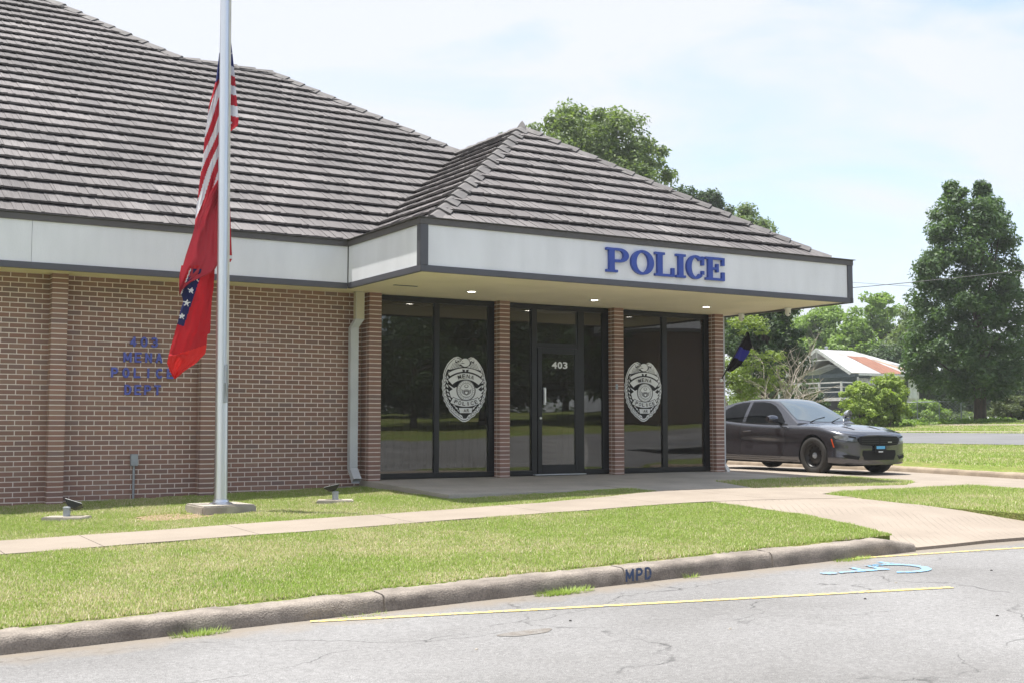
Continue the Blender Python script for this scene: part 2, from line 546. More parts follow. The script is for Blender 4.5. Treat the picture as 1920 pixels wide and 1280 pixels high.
def asphalt_mat():
    m, nt, b = nodes_of('asphalt')
    N = nt.nodes.new; K = nt.links.new
    geo = N('ShaderNodeNewGeometry')
    def noise(sc, det=5, vec=None, rough=.5):
        n = N('ShaderNodeTexNoise'); n.inputs['Scale'].default_value = sc; n.inputs['Detail'].default_value = det
        n.inputs['Roughness'].default_value = rough
        K(vec or geo.outputs['Position'], n.inputs['Vector']); return n
    big = noise(.5, 6); fin = noise(170, 2); midn = noise(28, 4)
    r = N('ShaderNodeValToRGB')
    r.color_ramp.elements[0].position = .34; r.color_ramp.elements[0].color = (.172, .168, .166, 1)
    r.color_ramp.elements[1].position = .68; r.color_ramp.elements[1].color = (.245, .242, .243, 1)
    K(big.outputs['Fac'], r.inputs['Fac'])
    mm = N('ShaderNodeMapRange'); mm.inputs['From Min'].default_value = .32; mm.inputs['From Max'].default_value = .68
    mm.inputs['To Min'].default_value = .62; mm.inputs['To Max'].default_value = 1.34
    K(fin.outputs['Fac'], mm.inputs['Value'])
    m3 = N('ShaderNodeMapRange'); m3.inputs['From Min'].default_value = .3; m3.inputs['From Max'].default_value = .7
    m3.inputs['To Min'].default_value = .84; m3.inputs['To Max'].default_value = 1.12
    K(midn.outputs['Fac'], m3.inputs['Value'])
    mul = N('ShaderNodeMath'); mul.operation = 'MULTIPLY'; K(mm.outputs['Result'], mul.inputs[0]); K(m3.outputs['Result'], mul.inputs[1])
    # cracks: warped cell borders, only in places
    wv = noise(1.1, 5)
    off = N('ShaderNodeVectorMath'); off.operation = 'MULTIPLY_ADD'; off.inputs[1].default_value = (1.6, 1.6, 0)
    K(wv.outputs['Color'], off.inputs[0]); K(geo.outputs['Position'], off.inputs[2])
    mpn = N('ShaderNodeMapping'); mpn.inputs['Rotation'].default_value = (0, 0, .35); mpn.inputs['Scale'].default_value = (.38, .85, 1)
    K(off.outputs['Vector'], mpn.inputs['Vector'])
    vo = N('ShaderNodeTexVoronoi'); vo.feature = 'DISTANCE_TO_EDGE'; vo.inputs['Scale'].default_value = .95
    K(mpn.outputs['Vector'], vo.inputs['Vector'])
    ck = N('ShaderNodeMapRange'); ck.inputs['From Min'].default_value = .0015; ck.inputs['From Max'].default_value = .010
    ck.inputs['To Min'].default_value = 1; ck.inputs['To Max'].default_value = 0
    K(vo.outputs['Distance'], ck.inputs['Value'])
    gate = N('ShaderNodeMapRange'); gate.inputs['From Min'].default_value = .42; gate.inputs['From Max'].default_value = .58
    gn = noise(1.7, 3); K(gn.outputs['Fac'], gate.inputs['Value'])
    cg = N('ShaderNodeMath'); cg.operation = 'MULTIPLY'; K(ck.outputs['Result'], cg.inputs[0]); K(gate.outputs['Result'], cg.inputs[1])
    inv = N('ShaderNodeMath'); inv.operation = 'MULTIPLY_ADD'; inv.inputs[1].default_value = -.55; inv.inputs[2].default_value = 1
    K(cg.outputs[0], inv.inputs[0])
    mul2 = N('ShaderNodeMath'); mul2.operation = 'MULTIPLY'; K(mul.outputs[0], mul2.inputs[0]); K(inv.outputs[0], mul2.inputs[1])
    mx = N('ShaderNodeVectorMath'); mx.operation = 'SCALE'; K(r.outputs['Color'], mx.inputs[0]); K(mul2.outputs[0], mx.inputs['Scale'])
    # silt washed against the kerb
    sx = N('ShaderNodeSeparateXYZ'); K(geo.outputs['Position'], sx.inputs[0])
    dn = noise(3.5, 5)
    sm = N('ShaderNodeMath'); sm.operation = 'MULTIPLY_ADD'; sm.inputs[1].default_value = .55
    K(dn.outputs['Fac'], sm.inputs[0]); K(sx.outputs['Y'], sm.inputs[2])
    dm = N('ShaderNodeMapRange'); dm.inputs['From Min'].default_value = -8.75; dm.inputs['From Max'].default_value = -8.45
    dm.inputs['To Max'].default_value = .75
    K(sm.outputs[0], dm.inputs['Value'])
    ds = N('ShaderNodeMixRGB'); ds.inputs['Color2'].default_value = (.22, .185, .145, 1)
    K(dm.outputs['Result'], ds.inputs['Fac']); K(mx.outputs['Vector'], ds.inputs['Color1'])
    K(ds.outputs['Color'], b.inputs['Base Color'])
    b.inputs['Roughness'].default_value = .9
    b.inputs['Specular IOR Level'].default_value = .25
    bp = N('ShaderNodeBump'); bp.inputs['Strength'].default_value = .5; bp.inputs['Distance'].default_value = .006
    K(mul2.outputs[0], bp.inputs['Height']); K(bp.outputs['Normal'], b.inputs['Normal'])
    return m


M['asphalt'] = asphalt_mat()
M['far_asphalt'] = mat('far_asphalt', (.15, .15, .155), .9, var=.15, scale=.6, fine=.12, fscale=20)
M['far_concrete'] = mat('far_concrete', (.30, .25, .195), .9, var=.2, scale=.8)


def ramp_mat():
    """pale concrete with scored diagonal lines"""
    m = mat('scored_concrete', (.285, .240, .197), .9, c2=(.245, .205, .167), scale=1.4, bump=.3, bscale=110, fine=.09, fscale=90)
    nt = m.node_tree; N = nt.nodes.new; K = nt.links.new
    b = nt.nodes['Principled BSDF']
    src = b.inputs['Base Color'].links[0].from_socket
    geo = N('ShaderNodeNewGeometry'); sx = N('ShaderNodeSeparateXYZ'); K(geo.outputs['Position'], sx.inputs[0])
    def lines(ax, ay, period):
        a = N('ShaderNodeMath'); a.operation = 'MULTIPLY'; a.inputs[1].default_value = ax / period; K(sx.outputs['X'], a.inputs[0])
        c = N('ShaderNodeMath'); c.operation = 'MULTIPLY_ADD'; c.inputs[1].default_value = ay / period; K(sx.outputs['Y'], c.inputs[0]); K(a.outputs[0], c.inputs[2])
        f = N('ShaderNodeMath'); f.operation = 'FRACT'; K(c.outputs[0], f.inputs[0])
        g = N('ShaderNodeMath'); g.operation = 'LESS_THAN'; g.inputs[1].default_value = .16; K(f.outputs[0], g.inputs[0])
        return g.outputs[0]
    g1 = lines(.78, -.62, .085)
    ng = N('ShaderNodeTexNoise'); ng.inputs['Scale'].default_value = 1.7; K(geo.outputs['Position'], ng.inputs['Vector'])
    gm = N('ShaderNodeMapRange'); gm.inputs['From Min'].default_value = .40; gm.inputs['From Max'].default_value = .62
    K(ng.outputs['Fac'], gm.inputs['Value'])
    mu = N('ShaderNodeMath'); mu.operation = 'MULTIPLY'; K(g1, mu.inputs[0]); K(gm.outputs['Result'], mu.inputs[1])
    inv = N('ShaderNodeMath'); inv.operation = 'MULTIPLY_ADD'; inv.inputs[1].default_value = -.22; inv.inputs[2].default_value = 1
    K(mu.outputs[0], inv.inputs[0])
    mx = N('ShaderNodeVectorMath'); mx.operation = 'SCALE'; K(src, mx.inputs[0]); K(inv.outputs[0], mx.inputs['Scale'])
    K(mx.outputs['Vector'], b.inputs['Base Color'])
    return m


M['scored'] = ramp_mat()


def paint_mat(name, c, wear=.5, under=(.28, .27, .26)):
    m, nt, b = nodes_of(name)
    N = nt.nodes.new; K = nt.links.new
    geo = N('ShaderNodeNewGeometry')
    n = N('ShaderNodeTexNoise'); n.inputs['Scale'].default_value = 26; n.inputs['Detail'].default_value = 6; n.inputs['Roughness'].default_value = .7
    K(geo.outputs['Position'], n.inputs['Vector'])
    r = N('ShaderNodeValToRGB')
    r.color_ramp.elements[0].position = wear - .04; r.color_ramp.elements[0].color = (*under, 1)
    r.color_ramp.elements[1].position = wear + .05; r.color_ramp.elements[1].color = (*c, 1)
    K(n.outputs['Fac'], r.inputs['Fac']); K(r.outputs['Color'], b.inputs['Base Color'])
    b.inputs['Roughness'].default_value = .8
    return m


M['yellow'] = paint_mat('yellow_paint', (.56, .43, .14), .47, (.21, .205, .20))
M['lightblue'] = paint_mat('blue_paint', (.17, .37, .56), .49, (.21, .205, .20))
M['stencil'] = paint_mat('stencil_paint', (.04, .07, .15), .38, (.20, .17, .14))

# ------------------------------------------------------------------ ground, roads, paths
def grid_sheet(name, xs, ys, fn, m, kind='structure', dz=0, parent=None):
    V = [(x, y, fn(x, y) + dz) for y in ys for x in xs]
    nx = len(xs)
    F = [(j * nx + i, j * nx + i + 1, (j + 1) * nx + i + 1, (j + 1) * nx + i) for j in range(len(ys) - 1) for i in range(nx - 1)]
    me = bpy.data.meshes.new(name); me.from_pydata(V, [], F); me.update()
    me.polygons.foreach_set('use_smooth', [True] * len(F))
    o = link(name, me, parent, m)
    if parent is None and kind: o['kind'] = kind
    return o


def ground_h(x, y):
    if y > -8.46:
        return gh(x, y) - (.22 if 1.5 <= x <= 11.9 and y < -5.9 else 0)
    return ah(x, y) - .05


xs = sorted(set([-400, -200, -100, -60, -40, -30, -20, -15] + list(np.arange(-12, 14, 1.0)) + [11.88, 12.02, 16, 20, 24, 28, 32, 36, 40, 46, 52, 60, 70, 80, 100, 130, 170, 230, 300, 400, 600, 900]))
ys = sorted(set([-900, -500, -300, -150, -100, -60, -45, -35, -31, -30, -24, -17, -12, -8.62, -8.47, -8.45] + list(np.arange(-8, 1, .5)) + [2, 4, 8, 14, 20, 30, 40, 60, 80, 110, 150, 200, 300, 500, 900]))
grid_sheet('ground', xs, ys, ground_h, M['turf'])
# the street in front, parking bays along the kerb
grid_sheet('road', [-120, -60, -40, -30, -20] + list(np.arange(-12, 12.1, 1.5)) + [12.1, 16, 20, 24, 28, 32, 36, 46, 60, 80, 120], [-30.1, -28, -24, -20, -17, -14, -12, -10, -9, -8.60], ah, M['asphalt'])


def poly_sheet(name, pts, fn, m, dz, thick=.06, kind='structure', parent=None):
    """thin slab following the terrain: pts in plan, cut into strips so it follows the slope"""
    bm = bmesh.new()
    f = bm.faces.new([bm.verts.new((x, y, 0)) for x, y in pts])
    x0, x1 = min(p[0] for p in pts), max(p[0] for p in pts)
    y0, y1 = min(p[1] for p in pts), max(p[1] for p in pts)
    step = .5 if max(x1 - x0, y1 - y0) < 30 else 2.0
    for t in np.arange(math.ceil(x0 / step) * step, x1, step):
        bmesh.ops.bisect_plane(bm, geom=bm.verts[:] + bm.edges[:] + bm.faces[:], plane_co=(t, 0, 0), plane_no=(1, 0, 0))
    for t in np.arange(math.ceil(y0 / step) * step, y1, step):
        bmesh.ops.bisect_plane(bm, geom=bm.verts[:] + bm.edges[:] + bm.faces[:], plane_co=(0, t, 0), plane_no=(0, 1, 0))
    bmesh.ops.recalc_face_normals(bm, faces=bm.faces)
    if bm.faces[:][0].normal.z < 0:
        bmesh.ops.reverse_faces(bm, faces=bm.faces)
    for v in bm.verts:
        v.co.z = fn(v.co.x, v.co.y) + dz
    if thick:
        r = bmesh.ops.extrude_face_region(bm, geom=bm.faces[:])
        top = [e for e in r['geom'] if isinstance(e, bmesh.types.BMVert)]
        for v in top:
            v.co.z += 0
        tv = set(top)
        for v in bm.verts:
            if v not in tv:
                v.co.z -= thick
        bmesh.ops.recalc_face_normals(bm, faces=bm.faces)
    me = bpy.data.meshes.new(name); bm.to_mesh(me); bm.free()
    o = link(name, me, parent, m)
    if parent is None and kind: o['kind'] = kind
    return o


def wob(a, k):
    return .02 * math.sin(a * 2.1 + k) + .012 * math.sin(a * 5.3 + 2 * k)


# sidewalk of separate slabs with open joints
walk = empty('sidewalk', (0, 0, 0)); walk['kind'] = 'structure'
joints = [-13.4, -11.9, -10.4, -8.9, -7.4, -5.85, -4.98, -3.45, -1.7, 0.05, 1.80, 3.3, 4.55]
poly_sheet('walk_bed', [(-13.4, -4.93), (3.2, -4.95), (3.2, -3.5), (.6, -3.93), (-13.4, -3.93)], gh, M['underlay'], .012, .02, parent=walk)
for i in range(len(joints) - 1):
    a, b = joints[i] + .004, joints[i + 1] - .004
    yb = lambda x: -3.88 + wob(x, 1) + (max(0, x - .6) * .22 if x < 3.2 else .52)
    yf = lambda x: -4.98 + wob(x, 4) - (max(0, x - 2.0) * .2)
    xsn = list(np.arange(a, b, .3)) + [b]
    pts = [(x, yf(x)) for x in xsn] + [(x, yb(x)) for x in reversed(xsn)]
    poly_sheet('walk_slab', pts, lambda x, y: gh(x, y), M['concrete'], .022, .06, parent=walk)
# walk from the entrance slab down to the sidewalk
poly_sheet('entrance_walk', [(2.86, -2.60), (2.93, -3.36), (4.52, -3.40), (4.66, -3.30), (5.10, -2.10), (5.15, -2.0), (5.15, -1.9), (2.86, -1.9)],
           lambda x, y: gh(x, y), M['slab'], .016, .06)
def ramp_h(x, y):
    t = min(1, max(0, (-6.3 - y) / 2.1))
    return gh(x, max(y, -8.4)) - .135 * t * t * (3 - 2 * t)


# scored ramp out to the street, and the driveway on the right
poly_sheet('ramp', [(2.42, -5.06), (2.34, -6.66), (2.10, -7.7), (1.92, -8.20), (2.0, -8.60), (2.5, -8.63), (12.0, -8.63), (12.0, -8.2), (4.95, -7.95), (4.70, -7.0), (4.50, -6.3), (4.50, -5.6), (4.62, -4.78), (5.3, -4.50), (4.55, -4.40), (4.55, -5.4)],
           ramp_h, M['scored'], .018, .10)
poly_sheet('lawn_edge', [(1.0, -8.42), (1.84, -8.40), (2.10, -7.7), (2.37, -6.66), (2.44, -5.06), (1.0, -5.0)], gh, M['turf'], .003, .30)
poly_sheet('lawn_plot', [(4.66, -4.80), (4.50, -6.3), (4.70, -7.0), (4.95, -7.95), (8.6, -8.05), (8.6, -4.40), (6.7, -4.45), (5.30, -4.50)], gh, M['turf'], .003, .30)
poly_sheet('cross_walk', [(4.562, -3.42), (4.562, -4.38), (5.3, -4.48), (6.7, -4.45), (8.5, -4.40), (8.56, -3.2), (7.35, -3.88), (6.2, -3.74), (4.68, -3.40)],
           lambda x, y: gh(x, y), M['concrete'], .014, .06)
poly_sheet('driveway', [(8.60, -8.55), (8.60, -5.3), (8.52, -4.3), (8.58, -2.9), (8.64, -2.0), (8.58, -1.80), (7.14, -1.78), (7.14, 45), (11.9, 45), (11.9, -8.55)],
           lambda x, y: gh(x, y), M['concrete'], .010, .05)

# street along the right, its kerb, the paths beyond
grid_sheet('side_street', [19.9, 22, 24, 26, 27.4], [-20, -8, 0, 8, 16, 24, 32, 48, 64, 96, 140, 200], gh, M['far_asphalt'], dz=.03)
grid_sheet('gutter_strip', [27.42, 27.75, 28.0], [-20, -8, 0, 8, 16, 24, 32, 48, 64, 96, 140, 200], gh, M['far_concrete'], dz=.07)
grid_sheet('footpath', [33.2, 34.0], [0, 8, 16, 24, 32, 48, 64], gh, M['far_concrete'], dz=.03)
grid_sheet('gravel_drive', [43.0, 46, 49.5], [8, 16, 24, 32, 40], gh, M['far_concrete'], dz=.05)


def kerb_run(name, a, b, prof, base_fn, axis, off, m, n, parent, seed=0, noise_amp=.009):
    """profile (across, up) swept along axis from a to b, with chipped uneven edges"""
    V, F = [], []
    P = len(prof)
    for i in range(n + 1):
        t = a + (b - a) * i / n
        for j, (c, u) in enumerate(prof):
            q = Vector((t * 3.1 + seed, c * 11, u * 11))
            d = noise_amp * (pnoise(q) + .6 * pnoise(q * 3.7) + .5 * pnoise(q * 9.1))
            x, y = (t, off + c) if axis == 'X' else (off + c, t)
            base = base_fn(t)
            e = .5 if i in (0, n) else 1
            V.append((x + (d if axis == 'Y' else 0), y + (d if axis == 'X' else 0), base + u * 1.0 + (d if u > .02 else 0)))
    for i in range(n):
        for j in range(P - 1):
            F.append((i * P + j, (i + 1) * P + j, (i + 1) * P + j + 1, i * P + j + 1))
    F.append(tuple(range(P))); F.append(tuple(n * P + k for k in reversed(range(P))))
    me = bpy.data.meshes.new(name); me.from_pydata(V, [], F); me.update()
    bm = bmesh.new(); bm.from_mesh(me); bmesh.ops.recalc_face_normals(bm, faces=bm.faces); bm.to_mesh(me); bm.free()
    me.polygons.foreach_set('use_smooth', [True] * len(F))
    try: me.set_sharp_from_angle(angle=math.radians(50))
    except Exception: pass
    return link(name, me, parent, m)


M['kerb'] = mat('kerb', (.265, .230, .198), .95, c2=(.145, .124, .107), scale=4.5, bump=.8, bscale=95, fine=.26, fscale=85, lo=.30, hi=.62)
M['kerb_far'] = mat('kerb_far', (.31, .25, .185), .95, c2=(.22, .175, .13), scale=5, bump=.5, bscale=40)
kprof = [(-.012, -.10), (-.008, .01), (.0, .08), (.008, .112), (.022, .132), (.048, .141), (.22, .145), (.245, .13), (.25, .0), (.25, -.1)]
kerb = empty('kerb', (0, 0, 0)); kerb['kind'] = 'structure'
kj = [-13.2, -10.2, -7.2, -3.80, -1.62, .02, 1.92]
for i in range(len(kj) - 1):
    a, b = kj[i] + .008, kj[i + 1] - .008
    kerb_run('kerb_stone', a, b, kprof, lambda t: gh(t, -8.45) - .147 - (max(0, t - 1.55) * .16), 'X', -8.655, M['kerb'], max(8, int((b - a) * 22)), kerb, seed=i * 7)
kprof2 = [(0, -.10), (0, .06), (.03, .10), (.08, .115), (.26, .12), (.30, .10), (.30, 0)]
kerb_run('kerb', -8.0, 44, kprof2, lambda t: gh(11.85, t), 'Y', 11.86, M['kerb_far'], 160, None, seed=90)['kind'] = 'structure'

# painted bay lines, the wheelchair symbol
def stripe(name, a, b, w, m, label, dz=.0045):
    a = Vector((*a, 0)); b = Vector((*b, 0)); d = (b - a); n = max(2, int(d.length / .25)); d.normalize(); s = Vector((-d.y, d.x, 0)) * w / 2
    V, F = [], []
    for i in range(n + 1):
        p = a.lerp(b, i / n)
        for k in (-1, 1):
            q = p + s * k * (1 + .12 * pnoise(Vector((i * .9, k * 5, 3)))) ; V.append((q.x, q.y, ah(q.x, q.y) + dz))
    for i in range(n): F.append((2 * i, 2 * i + 2, 2 * i + 3, 2 * i + 1))
    me = bpy.data.meshes.new(name); me.from_pydata(V, [], F); me.update()
    return tag(link(name, me, None, m), label, 'road marking', 'yellow parking lines')


stripe('parking_line', (-4.40, -8.72), (.36, -10.32), .072, M['yellow'], 'long yellow parking line in the foreground, below the stencilled kerb')
stripe('parking_line', (1.02, -8.66), (5.9, -9.72), .072, M['yellow'], 'yellow parking line above the blue wheelchair symbol at right')


def flat_shape(polys, z_fn, name, m, label, cat):
    bm = bmesh.new()
    for P in polys:
        bm.faces.new([bm.verts.new((x, y, 0)) for x, y in P])
    bmesh.ops.triangulate(bm, faces=bm.faces)
    bmesh.ops.recalc_face_normals(bm, faces=bm.faces)
    for f in bm.faces:
        if f.normal.z < 0: f.normal_flip()
    for v in bm.verts: v.co.z = z_fn(v.co.x, v.co.y)
    me = bpy.data.meshes.new(name); bm.to_mesh(me); bm.free()
    return tag(link(name, me, None, m), label, cat)


def hc(a, b):      # symbol space (a: across, b: up) -> ground; the figure's head points to -x
    d = Vector((-1.0, .23)).normalized(); s = Vector((d.y, -d.x))
    o = Vector((1.13, -9.42))
    p = o + d * b * 1.02 + s * (a) * .95
    return (p.x, p.y)


wheel = []
ang = [math.radians(t) for t in range(-215, 36, 10)]
for i in range(len(ang) - 1):
    q = []
    for r, t in ((.29, ang[i]), (.29, ang[i + 1]), (.205, ang[i + 1]), (.205, ang[i])):
        q.append(hc(r * math.cos(t), .29 + r * math.sin(t)))
    wheel.append(q)
head = [hc(-.03 + .075 * math.cos(t), .99 + .075 * math.sin(t)) for t in np.linspace(0, 2 * math.pi, 15)[:-1]]
body = [hc(*p) for p in ((-.075, .90), (.0, .90), (.03, .66), (.20, .66), (.20, .60), (.035, .60), (.045, .46), (.25, .46), (.33, .20), (.42, .23), (.42, .17), (.30, .12), (.20, .39), (-.05, .39))]
flat_shape([body, head] + wheel, lambda x, y: ah(x, y) + .007, 'wheelchair_symbol', M['lightblue'], 'pale blue wheelchair symbol painted on the asphalt bay', 'road marking')
# low spot worn in the asphalt
pot = [( -3.37 + (.20 + .03 * math.sin(3 * t)) * math.cos(t), -9.93 + (.085 + .012 * math.cos(2 * t)) * math.sin(t)) for t in np.linspace(0, 2 * math.pi, 25)[:-1]]
M['patch'] = mat('patch', (.145, .128, .112), .95, c2=(.19, .18, .17), scale=16, fine=.3, fscale=120)
o = flat_shape([pot], lambda x, y: ah(x, y) + .003, 'asphalt_patch', M['patch'], 'small brown oval worn patch in the grey asphalt', 'patch')

# ------------------------------------------------------------------ letters
_glyph = {}


def glyph(ch, bold=.012):
    """2D outline mesh of a character, height 1 = font size"""
    key = (ch, bold)
    if key not in _glyph:
        cu = bpy.data.curves.new('glyph', 'FONT'); cu.body = ch; cu.size = 1; cu.offset = bold; cu.resolution_u = 4
        ob = bpy.data.objects.new('glyph', cu); col.objects.link(ob)
        dg = bpy.context.evaluated_depsgraph_get(); dg.update()
        me = bpy.data.meshes.new_from_object(ob.evaluated_get(dg))
        vs = [(v.co.x, v.co.y) for v in me.vertices]; fs = [list(p.vertices) for p in me.polygons]
        bpy.data.objects.remove(ob); bpy.data.curves.remove(cu); bpy.data.meshes.remove(me)
        x0 = min(v[0] for v in vs); x1 = max(v[0] for v in vs); y0 = min(v[1] for v in vs); y1 = max(v[1] for v in vs)
        _glyph[key] = ([(x - x0, y) for x, y in vs], fs, x1 - x0, y0, y1)
    return _glyph[key]


def add_glyph(mb, ch, x, z, w, hgt, y, place=None, bold=.012, depth=0):
    """character stretched into the box w x hgt with its lower-left corner at (x, z)"""
    vs, fs, gw, y0, y1 = glyph(ch, bold)
    n = len(vs)
    P = [(x + vx / gw * w, z + (vy - y0) / (y1 - y0) * hgt) for vx, vy in vs]
    if place: P = [place(a, b) for a, b in P]
    mb.add([(a, y, b) for a, b in P], fs)
    if depth:
        edges = {}
        for f in fs:
            for i in range(len(f)):
                e = (f[i], f[(i + 1) % len(f)])
                edges[e] = 1
        side = [e for e in edges if (e[1], e[0]) not in edges]
        b0 = len(mb.v) - n
        base = len(mb.v)
        mb.v += [(a, y + depth, b) for a, b in P]
        for a, b in side:
            mb.f.append([b0 + b, b0 + a, base + a, base + b]); mb.m.append(mb.mi)


BLK = {'M': ([(0, 0, 0, 1), (0, 1, .5, .25), (.5, .25, 1, 1), (1, 1, 1, 0)], []), 'E': ([(0, 0, 0, 1), (0, 1, 1, 1), (0, .5, .85, .5), (0, 0, 1, 0)], []),
       'N': ([(0, 0, 0, 1), (0, 1, 1, 0), (1, 0, 1, 1)], []), 'A': ([(0, 0, .5, 1), (.5, 1, 1, 0), (.2, .33, .8, .33)], []),
       'P': ([(0, 0, 0, 1), (0, 1, .5, 1), (0, .45, .5, .45)], [(.5, .725, .5, .275, -90, 90)]), 'O': ([], [(.5, .5, .5, .5, 0, 360)]),
       'L': ([(0, 0, 0, 1), (0, 0, 1, 0)], []), 'I': ([(.5, 0, .5, 1)], []), 'C': ([], [(.55, .5, .55, .5, 50, 310)]),
       'D': ([(0, 0, 0, 1), (0, 1, .4, 1), (0, 0, .4, 0)], [(.4, .5, .6, .5, -90, 90)]), 'T': ([(0, 1, 1, 1), (.5, 0, .5, 1)], []),
       '4': ([(.7, 0, .7, 1), (.7, 1, 0, .3), (0, .3, 1, .3)], []), '0': ([], [(.5, .5, .5, .5, 0, 360)]),
       '3': ([], [(.4, .74, .5, .26, -90, 140), (.4, .25, .55, .25, -140, 90)])}


def add_block(mb, ch, x, z, w, h, th, y0, y1):
    """plain bold block character made of strokes, front at y0 and back at y1"""
    st, arcs = BLK[ch]
    st = [(x + a * w, z + b * h, x + c * w, z + d * h) for a, b, c, d in st]
    for cu_, cv_, ru, rv, a0, a1 in arcs:
        A = np.radians(np.linspace(a0, a1, max(6, int(abs(a1 - a0) / 22))))
        P = [(x + (cu_ + ru * math.cos(t)) * w, z + (cv_ + rv * math.sin(t)) * h) for t in A]
        st += [(P[i][0], P[i][1], P[i + 1][0], P[i + 1][1]) for i in range(len(P) - 1)]
    for i, (a, b, c, d) in enumerate(st):
        v = Vector((c - a, d - b)); v.normalize(); n = Vector((-v.y, v.x)) * th / 2; v = v * th * .42
        q = [(a - v.x - n.x, b - v.y - n.y), (c + v.x - n.x, d + v.y - n.y), (c + v.x + n.x, d + v.y + n.y), (a - v.x + n.x, b - v.y + n.y)]
        mb.prism(q, y0 - .0004 * (i % 5), y1)


# ------------------------------------------------------------------ the station building
H = 2.845
station = empty('police_station', (0, 0, -.2), 'single storey brown brick police station with hipped tile roof and glazed entrance', 'building')
ZO = Matrix.Translation((0, 0, .2))


def under(o, parent=None):
    """parent to the station while keeping world coordinates"""
    o.parent = parent or station
    if parent is None:
        o.matrix_parent_inverse = Matrix.Translation((0, 0, .2))
    return o


def boxes_mesh(name, boxes, rnds):
    B = np.array(boxes, dtype=float)     # x0,x1,y0,y1,z0,z1
    n = len(B)
    idx = [(0, 2, 4), (1, 2, 4), (1, 3, 4), (0, 3, 4), (0, 2, 5), (1, 2, 5), (1, 3, 5), (0, 3, 5)]
    V = np.stack([np.stack([B[:, a], B[:, b], B[:, c]], 1) for a, b, c in idx], 1).reshape(-1, 3)
    Fq = np.array([(3, 2, 1, 0), (4, 5, 6, 7), (0, 1, 5, 4), (1, 2, 6, 5), (2, 3, 7, 6), (3, 0, 4, 7)])
    F = (np.arange(n)[:, None, None] * 8 + Fq[None]).reshape(-1, 4)
    return fast_mesh(name, V, F, {'rnd': np.repeat(rnds, 6)})


CH = .0677; BW = .2032; JT = .0125
YW = .28                                   # face of the main wall
wall = under(MB().box(-14, -.01, YW + .0015, YW + .30, -.6, H + .1).build('brick_wall', M['mortar']))
bricks = []
rows = int((H + .36) / CH) + 2
for r in range(rows):
    z1 = H - r * CH - .004; z0 = z1 - CH + JT
    off = (r % 2) * BW / 2 + .03
    x = -.012 - off + .10
    edges = []
    k = 0
    xr = -.014
    xl = -.014 - (BW / 2 if r % 2 else BW) + JT
    while xr > -14:
        bricks.append((max(xl, -14), xr, YW - .002 * random.random(), YW + .06, z0, z1, random.random()))
        xr = xl - JT; xl = xr - BW + JT
inframe = [b for b in bricks if b[1] > -6.1 and b[4] > -.28]
rest = [b for b in bricks if not (b[1] > -6.1 and b[4] > -.28)]
inframe.sort(key=lambda b: (b[0] + 7.6) ** 2 * 1.0 + (b[4] - .9) ** 2 * .3)
bv = []
for k in range(8):
    me = MB().box(-.5 * (BW - JT), .5 * (BW - JT), 0, .06, -.5 * (CH - JT), .5 * (CH - JT)).mesh('brick')
    a = me.attributes.new('rnd', 'FLOAT', 'FACE'); a.data.foreach_set('value', [k / 8] * 6)
    me.materials.append(M['brick']); bv.append(me)
cnt = 0
left = []
for b in inframe:
    full = abs((b[1] - b[0]) - (BW - JT)) < 1e-4
    if full and cnt < 296:
        o = bpy.data.objects.new('brick', bv[random.randrange(8)])
        o.location = ((b[0] + b[1]) / 2, b[2], (b[4] + b[5]) / 2)
        col.objects.link(o); o.parent = wall
        cnt += 1
    else:
        left.append(b)
allr = left + rest
o = link('brick_courses', boxes_mesh('brick_courses', [b[:6] for b in allr], [b[6] for b in allr]), wall, M['brick']); o['kind'] = 'stuff'


def brick_pier(xl, xr, y0, y1, z0, name, sides=True):
    p = MB().box(xl + .0015, xr - .0015, y0 + .0015, y1, z0 - .12, H + .05).build(name, M['mortar'])
    under(p)
    bl = []
    n = int((H - z0 + .1) / CH) + 1
    for r in range(n):
        zt = H - r * CH - .004; zb = zt - CH + JT
        w = xr - xl
        if r % 2 == 0:
            bl.append((xl, xr, y0, y0 + .094, zb, zt))
            bl.append((xl, xr, y0 + .104, y1, zb, zt))
        else:
            bl.append((xl, xr, y0, y0 + .094 + .0, zb, zt))
            bl.append((xl, xr, y0 + .104, y1, zb, zt))
    me = boxes_mesh('brick_courses', [b for b in bl if b[3] > b[2]], [random.random() for b in bl if b[3] > b[2]])
    q = link('brick_courses', me, p, M['brick']); q['kind'] = 'stuff'
    return p


brick_pier(-4.595, -4.388, .082, YW, -.3, 'pier')
brick_pier(-2.56, -2.353, .082, YW, -.3, 'pier')
brick_pier(0.0, .20, 0.0, YW + .25, -.2, 'pier')
brick_pier(2.314, 2.506, 0.0, .25, 0, 'pier')
brick_pier(4.615, 4.810, 0.0, .25, 0, 'pier')
brick_pier(6.884, 7.077, 0.0, .25, 0, 'pier')

# entrance slab
sb = bmesh.new()
me = MB()
V = [(-.03, -2.62, -.10), (2.86, -2.68, -.10), (5.15, -1.96, -.075), (7.16, -1.80, -.06), (7.16, .6, -.005), (-.03, .6, -.005)]
n = len(V)
me.add(V + [(x, y, z - .3) for x, y, z in V], [list(range(n)), list(range(n, 2 * n))[::-1]] + [[i, n + i, n + (i + 1) % n, (i + 1) % n] for i in range(n)])
slab = under(me.build('entrance_slab', M['slab'], bevel=.008))

